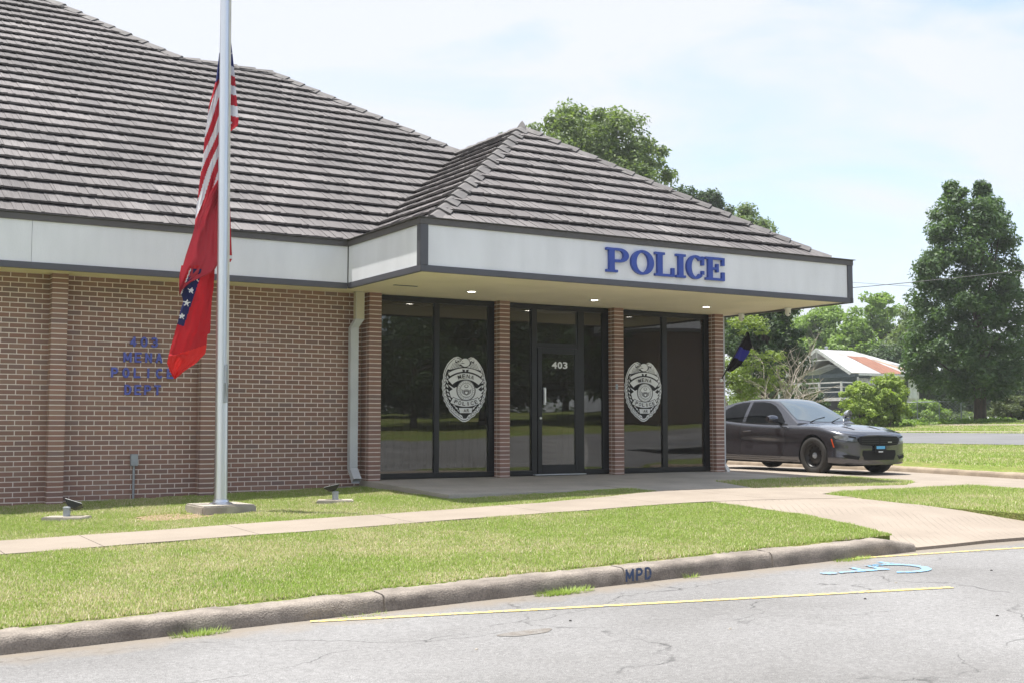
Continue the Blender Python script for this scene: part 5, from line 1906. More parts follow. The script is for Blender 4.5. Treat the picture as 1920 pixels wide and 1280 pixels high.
def seam(pts, view, tree, w=.008, off=.002):
    """narrow dark gap following points in the given view"""
    out_ = []
    for i in range(len(pts) - 1):
        a, b = Vector(pts[i]), Vector(pts[i + 1]); n = max(1, int((b - a).length / .03))
        for k in range(n): out_.append(a.lerp(b, k / n))
    out_.append(Vector(pts[-1]))
    V = []
    for i, p in enumerate(out_):
        d = (out_[min(i + 1, len(out_) - 1)] - out_[max(0, i - 1)]).normalized(); s = Vector((-d.y, d.x)) * w / 2
        for q in (p - s, p + s):
            if view == 'L': o, dd = Vector((q.x, 3, q.y)), Vector((0, -1, 0))
            elif view == 'R': o, dd = Vector((q.x, -3, q.y)), Vector((0, 1, 0))
            elif view == 'F': o, dd = Vector((4, q.x, q.y)), Vector((-1, 0, 0))
            else: o, dd = Vector((q.x, q.y, 3)), Vector((0, 0, -1))
            h = tree.ray_cast(o, dd)
            V.append(h[0] + (h[1] if h[1].dot(dd) < 0 else -h[1]) * off if h[0] else Vector((0, 0, .5)))
    return V, [(2 * i, 2 * i + 1, 2 * i + 3, 2 * i + 2) for i in range(len(out_) - 1)]


CX, CY = 10.24, 1.50          # mid-wheelbase; nose towards the street
car = empty('parked_car', (CX, CY, gh(CX, CY) + .010), 'dark grey four door police saloon parked nose out on the driveway', 'car', rz=math.radians(-90))
car.rotation_euler = (0, math.radians(.5), math.radians(-89.6)); car.scale = (.965, 1.0, 1.0)
def cp(name, me, m, parent=None, smooth=True):
    o = link(name, me, parent or car, m)
    if smooth:
        me.polygons.foreach_set('use_smooth', [True] * len(me.polygons))
        try: me.set_sharp_from_angle(angle=math.radians(40))
        except Exception: pass
    return o


body = cp('body', body_me, M['paint'])
cabin = cp('cabin', gme, M['paint'])
# glass
cp('windscreen', shell([(.14, -.50), (.40, -.575), (.66, -.655), (.86, -.70), (.93, -.4), (.95, 0), (.93, .4), (.86, .70), (.66, .655), (.40, .575), (.14, .50), (.10, 0)], 'T', tree_g, .004, .05), M['windscreen'])
cp('rear_window', shell([(-1.28, -.50), (-1.85, -.62), (-1.92, 0), (-1.85, .62), (-1.28, .50), (-1.24, 0)], 'T', tree_g, .004, .06), M['car_glass'])
for s in ('L', 'R'):
    cp('side_window', shell([(-.53, .985), (.62, .965), (.60, 1.02), (.40, 1.18), (.18, 1.315), (.02, 1.375), (-.2, 1.402), (-.51, 1.402)], s, tree_g, .004, .06), M['car_glass'])
    cp('side_window', shell([(-.63, .988), (-.62, 1.40), (-.85, 1.385), (-1.05, 1.345), (-1.22, 1.27), (-1.42, 1.13), (-1.50, 1.035), (-1.48, 1.01)], s, tree_g, .004, .06), M['car_glass'])
    # seams
    mb = MB()
    for pts in ([(.72, .93), (.76, .85), (.74, .52), (.68, .36), (.60, .30)], [(-.58, .97), (-.59, .60), (-.60, .30)], [(-1.50, 1.02), (-1.40, .82), (-1.12, .55), (-1.06, .30)], [(-1.06, .30), (-.6, .295), (.6, .295)], [(-1.1, .255), (1.1, .255)]):
        v, f_ = seam(pts, s, tree_b); mb.add(v, f_)
    cp('door_gap', mb.mesh('door_gap'), M['gap'])
    sgn = 1 if s == 'L' else -1
    for xh in (-.36, -1.28):
        h = MB().tube([(xh - .10, sgn * .935, .80), (xh - .08, sgn * .965, .805), (xh + .08, sgn * .965, .81), (xh + .10, sgn * .935, .81)], .014, 8)
        cp('door_handle', h.mesh('door_handle'), M['paint'])
    # beltline trim
    v, f_ = seam([(-1.5, 1.005), (-.6, .975), (.3, .955), (.72, .95)], s, tree_g, .018, .006)
    cp('window_trim', MB().add(v, f_).mesh('window_trim'), M['black_trim'])
    # mirror
    mm = MB()
    mm.lathe([(.001, -.13), (.07, -.12), (.098, -.06), (.10, .02), (.085, .07), (.001, .085)], (0, 0, 0), 'Y', 18)
    me = mm.mesh('mirror')
    for v_ in me.vertices:
        v_.co = Vector((v_.co.x * .8, v_.co.y * 1.2, v_.co.z * .8))
    o = cp('mirror', me, M['paint']); o.location = (.50, sgn * 1.02, 1.055)
    MB().bar((.55, sgn * .84, .965), (.53, sgn * .97, 1.0), .05, .035).build('mirror_foot', M['black_trim'], o).matrix_parent_inverse = Matrix.Translation((-.50, -sgn * 1.02, -1.055))
    # marker lamp, headlamp
    cp('marker_light', shell([(1.985, .69), (2.015, .69), (2.06, .53), (2.035, .53)], s, tree_b, .005, .03), M['amber'])
# front: black grille with bars, lamps, intakes, plate
cp('grille', shell([(-.50, .735), (-.56, .70), (-.55, .635), (-.50, .575), (-.30, .56), (.30, .56), (.50, .575), (.55, .635), (.56, .70), (.50, .735), (0, .745)], 'F', tree_b, .006, .05), M['black_trim'])
for k in range(3):
    z = .605 + k * .042
    v, f_ = seam([(-.49, z), (.49, z)], 'F', tree_b, .012, .018)
    cp('grille_bar', MB().add(v, f_).mesh('grille_bar'), M['steel_black'])
v, f_ = seam([(0, .565), (0, .74)], 'F', tree_b, .045, .02); cp('grille_bar', MB().add(v, f_).mesh('grille_bar'), M['black_trim'])
v, f_ = seam([(.22, .628), (.33, .628)], 'F', tree_b, .014, .024); cp('grille_badge', MB().add(v, f_).mesh('grille_badge'), M['silver'])
for s in (-1, 1):
    q = [(s * .585, .735), (s * .72, .755), (s * .84, .765), (s * .90, .735), (s * .89, .69), (s * .80, .655), (s * .62, .635), (s * .58, .65)]
    hl = cp('headlight', shell(q, 'F', tree_b, .006, .03), M['headlamp'])
    q2 = [(s * .60, .728), (s * .74, .745), (s * .74, .715), (s * .60, .70)]
    cp('lamp_lens', shell(q2, 'F', tree_b, .010, .03), M['black_trim'], hl)
    q = [(s * .52, .36), (s * .80, .395), (s * .84, .385), (s * .80, .33), (s * .56, .30)]
    cp('fog_inlet', shell(q, 'F', tree_b, .005, .04), M['gap'])
    v, f_ = seam([(s * .52, .365), (s * .80, .403), (s * .855, .39)], 'F', tree_b, .012, .012); cp('inlet_rim', MB().add(v, f_).mesh('inlet_rim'), M['paint'])
cp('lower_intake', shell([(-.44, .475), (.44, .475), (.46, .40), (.40, .29), (-.40, .29), (-.46, .40)], 'F', tree_b, .005, .05), M['gap'])
for k in range(3):
    v, f_ = seam([(-.41, .325 + k * .045), (.41, .325 + k * .045)], 'F', tree_b, .008, .012); cp('grille_bar', MB().add(v, f_).mesh('grille_bar'), M['black_trim'])
pl = MB().box(2.375, 2.39, -.16, .16, .43, .58).build('number_plate', M['black_trim'], car, bevel=.004)
MB().box(2.3905, 2.395, -.115, .115, .50, .555).build('plate_band', M['plate_blue'], pl)
MB().box(2.3905, 2.394, -.06, .06, .437, .455).build('plate_strip', M['white_decal'], pl)
cp('splitter', MB().add(*seam([(-.78, .215), (-.4, .205), (.4, .205), (.78, .215)], 'F', tree_b, .03, .02)).mesh('splitter'), M['black_trim'])
# bonnet creases and shut line
mb = MB()
for s in (-1, 1):
    v, f_ = seam([(.95, s * .72), (1.6, s * .76), (1.98, s * .74), (2.19, s * .62), (2.27, s * .3)], 'T', tree_b, .008); mb.add(v, f_)
v, f_ = seam([(2.27, -.3), (2.28, 0), (2.27, .3)], 'T', tree_b, .008); mb.add(v, f_)
cp('bonnet_gap', mb.mesh('bonnet_gap'), M['gap'])
for s in (-1, 1):
    cp('bonnet_vent', shell([(1.75, s * .30), (2.05, s * .33), (2.07, s * .37), (1.75, s * .40)], 'T', tree_b, .004, .05), M['black_trim'])
cp('wiper', MB().tube([(.97, -.45, 1.005), (.86, -.15, 1.06), (.80, .12, 1.10)], .008, 5).tube([(.97, .15, 1.005), (.86, .42, 1.06), (.78, .6, 1.09)], .008, 5).mesh('wiper'), M['black_trim'])
# spotlight on the far pillar
sp = MB().lathe([(.001, -.07), (.05, -.055), (.075, 0), (.08, .05), (.078, .06)], (0, 0, 0), 'X', 18).build('spotlight', M['silver'], car, smooth=True)
sp.location = (.72, .86, 1.17)
MB().lathe([(.001, .052), (.074, .055)], (0, 0, 0), 'X', 18).build('spotlight_lens', M['headlamp'], sp)
MB().tube([(0, 0, 0), (-.02, -.06, -.10)], .014, 6).build('spotlight_arm', M['black_trim'], sp)
# underbody
MB().box(-2.3, 2.15, -.60, .60, .17, .42).build('underbody', M['gap'], car)

# wheels
def wheel_at(x, s):
    w = bpy.data.objects.new('wheel', None); col.objects.link(w); w.parent = car
    w.location = (x, s * .83, .362); w.empty_display_size = .1
    w.rotation_euler = (0, 0, 0 if s > 0 else math.pi)
    return w


tp = [(.235, -.105), (.262, -.118), (.32, -.122), (.348, -.108), (.362, -.085), (.364, 0), (.362, .085), (.348, .108), (.32, .122), (.262, .118), (.235, .105)]
tyre_me = MB().lathe(tp, (0, 0, 0), 'Y', 40).mesh('tyre')
rim = MB().lathe([(.240, -.09), (.238, .085), (.228, .098), (.218, .085), (.205, .05), (.19, .035), (.13, .048), (.085, .065), (.06, .062), (.058, .045), (.001, .045)], (0, 0, 0), 'Y', 40)
rim_me = rim.mesh('rim')
hm = MB()
hole_n = 12
for k in range(hole_n):
    t = 2 * math.pi * k / 12
    c_, s_ = .175 * math.cos(t), .175 * math.sin(t)
    hm.lathe([(.001, .046), (.022, .047)], (c_, 0, s_), 'Y', 8)
holes_me = hm.mesh('vent_hole')
hub_me = MB().lathe([(.001, .088), (.03, .086), (.05, .078), (.058, .062)], (0, 0, 0), 'Y', 20).mesh('hub_cap')
for me_, m_ in ((tyre_me, 'rubber'), (rim_me, 'steel_black'), (holes_me, 'gap'), (hub_me, 'galv')):
    bm = bmesh.new(); bm.from_mesh(me_); bmesh.ops.recalc_face_normals(bm, faces=bm.faces); bm.to_mesh(me_); bm.free()
    me_.polygons.foreach_set('use_smooth', [True] * len(me_.polygons)); me_.materials.append(M[m_])
for x in (1.53, -1.52):
    for s in (1, -1):
        w = wheel_at(x, s)
        for nm, me_ in (('tyre', tyre_me), ('rim', rim_me), ('vent_holes', holes_me), ('hub_cap', hub_me)):
            o = bpy.data.objects.new(nm, me_); col.objects.link(o); o.parent = w
            if nm == 'vent_holes': o['kind'] = 'stuff'

# ------------------------------------------------------------------ trees and shrubs
def leaves_mesh(name, centers, radii, per, size, m, seed=0, flat=.75, up=.75):
    """leaf-sized faces scattered through the clumps"""
    r = np.random.default_rng(seed)
    C_ = np.asarray(centers, float); R_ = np.asarray(radii, float)
    n = len(C_); tot = n * per
    idx = np.repeat(np.arange(n), per)
    d = r.normal(size=(tot, 3)); d /= np.linalg.norm(d, axis=1)[:, None]
    rad = R_[idx] * (r.random(tot) ** .42)
    d2 = d.copy(); d2[:, 2] *= flat
    P = C_[idx] + d2 * rad[:, None]
    nrm = d * .7 + r.normal(size=(tot, 3)) * .65; nrm[:, 2] += up
    nrm /= np.linalg.norm(nrm, axis=1)[:, None]
    a = np.cross(nrm, r.normal(size=(tot, 3))); a /= np.linalg.norm(a, axis=1)[:, None]
    b = np.cross(nrm, a)
    s = size * (.55 + .9 * r.random(tot))[:, None]
    V = np.stack([P - a * s * .62, P - b * s * .28 , P + a * s * .62, P + b * s * .28], 1).reshape(-1, 3)
    F = np.arange(tot * 4).reshape(-1, 4)
    # each clump leans light or dark a little, every leaf varies too
    cl = r.random(n)
    rn = (cl[idx] * .45 + r.random(tot) * .55) % 1
    return fast_mesh(name, V, F, {'rnd': rn})


def crown_points(n, prof, h0, h1, seed, shell_=.62, lop=0.0, squash=1.0, lobes=5, lobe_amp=.16):
    """clump centres in a crown whose radius follows prof (0..1 height -> radius)"""
    r = np.random.default_rng(seed)
    P = []
    ph = r.random(6) * 6.28
    while len(P) < n:
        t = r.random(); R = np.interp(t, [a for a, _ in prof], [b for _, b in prof])
        if r.random() * max(b for _, b in prof) > R: continue
        th = r.random() * 2 * math.pi
        rr = R * (1 + lobe_amp * math.sin(lobes * th + ph[0] + 4 * t) + lobe_amp * .7 * math.sin(3 * th + ph[1] + 9 * t) + lobe_amp * .5 * math.sin(13 * t + ph[2] + th))
        q = rr * (1 - (1 - shell_) * r.random() ** 1.5) if r.random() < .8 else rr * r.random()
        P.append((q * math.cos(th) + lop * t, q * math.sin(th) * squash, h0 + (h1 - h0) * t))
    return np.array(P)


def wood(root, trunk_h, r0, tips, m, seed, lean=(0, 0), fork=None, name='trunk', bend=.15, rb=None):
    r = random.Random(seed)
    mb = MB()
    top = Vector((lean[0], lean[1], trunk_h))
    pts = [Vector((0, 0, -.3)), Vector((0, 0, .05)), top * .4 + Vector((r.uniform(-bend, bend), r.uniform(-bend, bend), 0)) * .3, top]
    mb.tube(pts, [r0 * 1.5, r0 * 1.15, r0 * .95, r0 * .8], 10)
    trunk = mb.build(name, m, root, smooth=True)
    mb = MB()
    for i, t in enumerate(tips):
        t = Vector(t); s = r.uniform(.25, 1.0)
        a = top * s if t.z > top.z * s else top * .6
        mid = a.lerp(t, .5) + Vector((r.uniform(-.3, .3), r.uniform(-.3, .3), r.uniform(.0, .35) * (t - a).length * .3))
        ra = (rb or r0 * .38) * r.uniform(.6, 1)
        mb.tube([a, a.lerp(mid, .5) + Vector((0, 0, .05)), mid, t], [ra, ra * .8, ra * .55, ra * .15], 6)
    if tips is not None and len(tips):
        mb.build('limbs', m, root, smooth=True)
    return trunk


def tree(name, u, Z, top_v, width, base_h, prof, m, label, cat='tree', group=None, per=150, nclump=120, leaf=.16, clump=.55, seed=1, trunk_r=.18, lop=0, squash=1.0, limbs=16, bark=None, lobe=.16, z=None, xy=None, height=None, trunk_top=.55, crown_name='crown', flat=.75):
    if xy is None:
        p = spot(u, Z, 800); x, y = p.x, p.y
    else:
        x, y = xy
    z0_ = gh(x, y) if z is None else z
    if height is None:
        height = (spot(u, Z, top_v).z) - z0_
    root = empty(name, (x, y, z0_), label, cat, group)
    Rm = width / 2
    pts = crown_points(nclump, [(a, b * Rm) for a, b in prof], base_h + clump * .6, height - clump * .6, seed, lop=lop, squash=squash, lobe_amp=lobe)
    rr = np.random.default_rng(seed).uniform(.6, 1.25, len(pts)) * clump
    me = leaves_mesh(crown_name, pts, rr, per, leaf, m, seed, flat=flat)
    link(crown_name, me, root, m)
    tips = [tuple(p) for p in pts[::max(1, len(pts) // max(1, limbs))][:limbs]]
    wood(root, base_h + (height - base_h) * trunk_top, trunk_r, tips, bark or M['bark'], seed)
    return root


ROUND = [(0, .55), (.12, .85), (.35, 1.0), (.6, .95), (.82, .70), (.95, .35), (1, .12)]
PEAR = [(0, .45), (.07, .88), (.18, 1.0), (.34, .96), (.5, .84), (.66, .66), (.8, .46), (.92, .24), (1, .05)]
SPIRE = [(0, .7), (.3, 1.0), (.6, .8), (.85, .4), (1, .1)]
BUSH = [(0, .85), (.2, 1.0), (.55, .92), (.8, .65), (1, .2)]

# the tall pear on the right: two leaders
p = spot(1838, 52, 792)
PX, PY = p.x, p.y; PZ = gh(PX, PY)
pear = empty('pear_tree', (PX, PY, PZ), 'tall dense dark green pear tree with two peaks standing alone at the right', 'tree')
S = 52 / 2245.63
def off(u, v):      # metres from trunk along the image plane
    q = spot(u, 52, v) - Vector((PX, PY, PZ)); return q
OUTL = [(338, 1776, 1788), (355, 1768, 1800), (372, 1754, 1872), (400, 1738, 1888), (450, 1722, 1906), (500, 1708, 1918), (550, 1699, 1926), (600, 1698, 1927), (650, 1691, 1934), (700, 1695, 1937), (722, 1712, 1928), (742, 1760, 1890)]
rr_ = np.random.default_rng(5)
pc, rad = [], []
while len(pc) < 420:
    v = rr_.uniform(345, 738)
    l = np.interp(v, [a for a, _, _ in OUTL], [b for _, b, _ in OUTL]); g_ = np.interp(v, [a for a, _, _ in OUTL], [c_ for _, _, c_ in OUTL])
    hw = (g_ - l) / 2
    if rr_.random() > (hw + 14) / 125: continue
    th = rr_.random() * 6.283; q_ = (1 - .38 * rr_.random() ** 1.4) if rr_.random() < .75 else rr_.random()
    R_ = .30 + .26 * rr_.random()
    hh = max(hw - R_ / S * .8, 2)
    # a notch between the two leaders near the top
    u = (l + g_) / 2 + math.cos(th) * q_ * hh
    if v < 390 and abs(u - 1812) < (390 - v) * .22: continue
    if v < 372 and u > 1812: v = v + 4
    p_ = off(u, v); dd_ = math.sin(th) * q_ * hh * S
    pc.append((p_.x + FWD.x * dd_, p_.y + FWD.y * dd_, p_.z)); rad.append(R_ * (1.15 if hw > 60 else .85))
for k in range(14):
    p_ = off(1840 + rr_.normal() * 9, rr_.uniform(342, 385)); pc.append((p_.x, p_.y, p_.z)); rad.append(.30)
pc = np.array(pc); rad = np.array(rad)
link('crown', leaves_mesh('crown', pc, rad, 150, .14, M['leaf_pear'], 3), pear, M['leaf_pear'])
wood(pear, 5.2, .24, [tuple(q) for q in pc[::20]], M['bark'], 4, lean=(.05, .0))

# oak and others rising behind the roof
tree('oak_tree', 1102, 62, 176, 7.8, 5.5, [(0, .35), (.2, .8), (.42, 1.0), (.7, 1.0), (.88, .75), (1, .3)], M['leaf_mid'], 'broad round crowned tree rising behind the porch roof peak', per=190, nclump=380, leaf=.19, clump=.78, seed=11, trunk_r=.3, lobe=.12)
tree('oak_tree', 1207, 60, 282, 3.6, 3, ROUND, M['leaf_mid'], 'low green crown at the right foot of the broad tree behind the porch roof', per=160, nclump=60, leaf=.17, clump=.55, seed=12, trunk_r=.2)
tree('oak_tree', 945, 70, 222, 4.6, 6, ROUND, M['leaf_dark'], 'sparse treetop peeping over the roof left of the porch peak', per=100, nclump=130, leaf=.18, clump=.5, seed=13, lobe=.3)
tree('oak_tree', 880, 74, 283, 4.0, 6, SPIRE, M['leaf_mid'], 'tiny sprigs of a treetop just above the valley between the roofs', per=80, nclump=50, leaf=.18, clump=.5, seed=14, lobe=.3)
tree('oak_tree', 1283, 76, 322, 3.6, 5, ROUND, M['leaf_dark'], 'spiky dark treetop over the right slope of the porch roof, nearer the peak', per=110, nclump=200, leaf=.2, clump=.6, seed=15, lobe=.35)
tree('oak_tree', 1338, 76, 334, 3.2, 5, ROUND, M['leaf_dark'], 'spiky dark treetop over the right slope of the porch roof, farther from the peak', per=110, nclump=200, leaf=.2, clump=.6, seed=16, lobe=.35)
tree('oak_tree', 1405, 70, 372, 4.0, 4, ROUND, M['leaf_mid'], 'small rounded treetop above the lower end of the porch roof', per=140, nclump=240, leaf=.18, clump=.7, seed=17)

# between the building and the house
tree('dark_tree', 1437, 47, 520, 2.7, 1.6, [(0, .5), (.15, .9), (.5, 1), (.8, .8), (1, .4)], M['leaf_dark'], 'dark dense tree under the end of the canopy, left of the white house', per=210, nclump=110, leaf=.13, clump=.42, seed=21)
tree('leafy_tree', 1560, 98, 565, 6.4, 2.5, ROUND, M['leaf_light'], 'sunlit light green tree just behind the chimney of the white house', per=170, nclump=130, leaf=.26, clump=.75, seed=22)
tree('leafy_tree', 1500, 100, 575, 6.0, 2.5, ROUND, M['leaf_light'], 'sunlit light green tree partly behind the dark tree', per=160, nclump=110, leaf=.26, clump=.75, seed=23)
tree('leafy_tree', 1612, 92, 592, 4.6, 2, ROUND, M['leaf_light'], 'lower light green tree directly behind the rusty house roof', per=160, nclump=90, leaf=.24, clump=.7, seed=24)
tree('open_tree', 1655, 92, 540, 4.6, 3.5, [(0, .5), (.3, .9), (.6, 1), (.85, .9), (1, .5)], M['leaf_light'], 'open crowned tree with sky gaps between the house and the tall pear', per=130, nclump=75, leaf=.24, clump=.62, seed=25, lobe=.35, limbs=26, trunk_r=.25)
tree('leafy_tree', 1705, 88, 575, 3.6, 2, SPIRE, M['leaf_mid'], 'darker green tree close behind the left edge of the tall pear', per=160, nclump=90, leaf=.22, clump=.65, seed=26)
tree('leafy_tree', 1668, 82, 640, 4.2, .8, ROUND, M['leaf_dark'], 'dark green tree at the right end of the house roof', per=180, nclump=90, leaf=.2, clump=.6, seed=27)
tree('leafy_tree', 1740, 84, 650, 6.0, .4, BUSH, M['leaf_dark'], 'dark thicket tree behind the foot of the pear, on its left', per=180, nclump=110, leaf=.2, clump=.65, seed=28)
tree('leafy_tree', 1890, 95, 640, 9.0, .4, BUSH, M['leaf_dark'], 'dark thicket tree behind the foot of the pear, on its right', per=180, nclump=150, leaf=.22, clump=.75, seed=29)
tree('leafy_tree', 1480, 88, 640, 5.0, .5, BUSH, M['leaf_mid'], 'green tree low behind the dark tree and the deck', per=170, nclump=90, leaf=.22, clump=.65, seed=30)

# shrubs
SG = 'shrubs on the far lawn'
tree('shrub', 1612, 50, 712, 1.75, .05, BUSH, M['leaf_shrub'], 'bright green feathery shrub in front of the house deck, left of a taller shrub', 'shrub', per=150, nclump=85, leaf=.085, clump=.24, seed=41, trunk_r=.04, limbs=14, z=gh(27, 15) + .2)
tree('shrub', 1668, 50, 692, 1.65, .05, [(0, .6), (.3, 1), (.6, .95), (.85, .6), (1, .25)], M['leaf_shrub'], 'taller bright green shrub with large leaves beside the chain link fence', 'shrub', per=110, nclump=85, leaf=.12, clump=.24, seed=42, trunk_r=.04, limbs=14, z=gh(27, 15) + .2)
tree('shrub', 1898, 58, 733, 1.9, .05, BUSH, M['leaf_varieg'], 'rounded pale flecked bush to the right of the pear trunk', 'shrub', per=170, nclump=75, leaf=.09, clump=.28, seed=43, trunk_r=.04, limbs=8)
tree('shrub', 1735, 66, 745, 2.2, .05, BUSH, M['leaf_light'], 'light green bush behind the chain link fence', 'shrub', per=140, nclump=60, leaf=.12, clump=.3, seed=44, trunk_r=.04, limbs=8)
tree('shrub', 1500, 56, 716, 2.4, .05, BUSH, M['leaf_dark'], 'dark bush below the left end of the deck', 'shrub', per=140, nclump=60, leaf=.12, clump=.3, seed=45, trunk_r=.04, limbs=8)

# the half-bare tree beside the car: grey twigs and pale leaves
p = spot(1432, 35, 800); DX, DY = p.x, p.y; DZ = gh(DX, DY) - .1
dog = empty('half_bare_tree', (DX, DY, DZ), 'half bare small tree with tangled grey branches and pale leaves behind the dark car', 'tree')
r = random.Random(77)
mb = MB(); tips = []


def grow(p, d, ln, rad, lvl):
    q = p
    pts = [q]; rr = [rad]
    n = 4
    for i in range(n):
        d = (d + Vector((r.uniform(-.28, .28), r.uniform(-.28, .28), r.uniform(-.12, .22)))).normalized()
        q = q + d * ln / n; pts.append(q); rr.append(rad * (1 - .6 * (i + 1) / n))
    mb.tube(pts, rr, 5, cap=False)
    tips.append((q, lvl))
    if lvl < 5:
        for k in range(3 if lvl < 4 else 2):
            b = pts[r.randrange(2, n + 1)]
            nd = (d + Vector((r.uniform(-1, 1), r.uniform(-1, 1), r.uniform(-.45, .7)))).normalized()
            grow(b, nd, ln * r.uniform(.55, .85), rad * .55, lvl + 1)


for k in range(5):
    a = k * 1.3
    grow(Vector((0, 0, .3)), Vector((math.cos(a) * .6, math.sin(a) * .6, .75)).normalized(), 1.35, .07, 1)
mb.tube([(0, 0, -.3), (0, 0, .35)], [.12, .10], 8)
mb.build('branches', M['greybark'], dog, smooth=True)
lc = []
for t, l in tips:
    q = t + Vector((DX, DY, DZ)) - CAM
    uu = 960 + 2245.63 * q.dot(RGT) / q.dot(FWD)
    if l >= 3 and (uu < 1415) and r.random() < .75: lc.append(tuple(t))
lf = [spot(u_, 35, v_) - Vector((DX, DY, DZ)) for u_, v_ in [(1372 + 60 * r.random(), 595 + 30 * r.random()) for _ in range(34)] + [(1362 + 50 * r.random(), 690 + 55 * r.random()) for _ in range(46)] + [(1415 + 60 * r.random(), 660 + 75 * r.random()) for _ in range(40)]]
lc += [tuple(q + FWD * r.uniform(-.5, .5)) for q in lf]
link('leaves', leaves_mesh('leaves', lc, [r.uniform(.12, .30) for _ in lc], 34, .075, M['leaf_pale'], 9, flat=.5, up=1.2), dog, M['leaf_pale'])

# distant wood closing the view
wp, wr_ = [], []
rg = np.random.default_rng(99)
for k in range(620):
    u = rg.uniform(1180, 2500); Z = rg.uniform(118, 150)
    q = spot(u, Z, 800); hh = (4.6 + 2.2 * math.sin(u * .013) + 1.1 * math.sin(u * .041)) * rg.random() ** .6
    wp.append((q.x, q.y, gh(q.x, q.y) + hh)); wr_.append(rg.uniform(1.0, 1.9))
o = link('woodland', leaves_mesh('woodland', wp, wr_, 80, .42, M['leaf_mid'], 98), None, M['leaf_mid'])
tag(o, 'mass of distant green woodland beyond the houses', 'woodland', kind='stuff')

wp = [(x, -74 + 6 * rg.random(), .9 + 5.5 * rg.random()) for x in np.linspace(-50, 120, 190)]
o = link('woodland', leaves_mesh('woodland', wp, [rg.uniform(1.2, 2.2) for _ in wp], 70, .6, M['leaf_dark'], 96), None, M['leaf_dark'])
tag(o, 'dark wood far across the street, mirrored in the glass', 'woodland', kind='stuff')

# tall weeds along the far fence line
tw = []
for k in range(900):
    u = 1575 + 330 * rg.random(); Z = rg.uniform(50, 56)
    q = spot(u, Z, 800)
    tw.append((q.x, q.y, gh(q.x, q.y) + .06))
o = link('tall_weeds', leaves_mesh('tall_weeds', tw, [rg.uniform(.08, .22) for _ in tw], 12, .10, M['leaf_light'], 97, flat=.9), None, M['leaf_light'])
tag(o, 'fringe of tall grass and weeds along the chain link fence', 'weeds', kind='stuff')

# ------------------------------------------------------------------ chain-link fence
fa = spot(1600, 55, 800); fb = spot(1803, 54, 800)
fence = empty('chain_link_fence', (fa.x, fa.y, gh(fa.x, fa.y)), 'grey chain link fence with slim posts left of the pear tree', 'fence')
def fpt(t, h):
    x = fa.x + (fb.x - fa.x) * t; y = fa.y + (fb.y - fa.y) * t
    return (x - fa.x, y - fa.y, gh(x, y) - gh(fa.x, fa.y) + h - .12)
FH = 1.08
fl_ = math.hypot(fb.x - fa.x, fb.y - fa.y)
for k in range(6):
    t = k / 5
    MB().tube([fpt(t, -.2), fpt(t, FH + .04)], .030 if k in (0, 5) else .02, 8).build('post', M['galv'], fence, smooth=True)
MB().tube([fpt(0, FH), fpt(1, FH)], .018, 6).build('top_rail', M['galv'], fence, smooth=True)
mesh_b = MB(); nn = int(fl_ / .16)
for k in range(-8, nn):
    a, b = k / nn, (k + 7) / nn
    a0, b0 = max(a, 0), min(b, 1)
    if b0 <= a0: continue
    for flip in (0, 1):
        ha = (a0 - a) / (b - a) * FH; hb = (b0 - a) / (b - a) * FH
        if flip: ha, hb = FH - ha, FH - hb
        mesh_b.tube([fpt(a0, ha), fpt(b0, hb)], .004, 3, cap=False)
o = mesh_b.build('wire_mesh', M['galv'], fence, fix=False); o['kind'] = 'stuff'

# ------------------------------------------------------------------ the pale house with the deck
HX, HY = 50.7, 36.9
hz = gh(HX, HY) - .1
house = empty('weathered_house', (HX, HY, hz), 'weathered pale house with rusty metal roof and raised deck behind shrubs', 'house')
M['h_blue'] = mat('h_blue', (.09, .12, .145), .8, var=.2)
M['h_white'] = mat('h_white', (.62, .64, .66), .7, var=.25, scale=3)
M['h_peel'] = mat('h_peel', (.58, .58, .56), .85, c2=(.30, .29, .28), scale=4)
M['h_metal'] = mat('h_metal', (.50, .52, .55), .5, metal=.2, c2=(.38, .34, .32), scale=1.2)
M['h_rust'] = mat('h_rust', (.28, .13, .085), .8, c2=(.20, .09, .06), scale=2, stretch=(6, 1, 1))
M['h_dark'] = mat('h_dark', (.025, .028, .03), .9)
e0 = 4.22 - hz; rz_ = 5.78 - hz; fz = 2.58 - hz
hx = lambda u, v=700: None
# walls: gable end faces -x (to the left), long side faces -y
MB().box(1.4, 6.0, .3, 4.7, 0, e0 - .02).build('wall', M['h_peel'], house)
MB().box(1.35, 1.398, .3, 4.7, 0, e0 + .0).build('gable_wall', M['h_blue'], house)
g = MB(); g.add([(1.36, .1, e0), (1.36, 4.9, e0), (1.36, 2.5, rz_ - .15), (1.42, .1, e0), (1.42, 4.9, e0), (1.42, 2.5, rz_ - .15)], [(0, 1, 2), (5, 4, 3), (0, 3, 4, 1), (1, 4, 5, 2), (2, 5, 3, 0)])
g.build('gable', M['h_blue'], house)
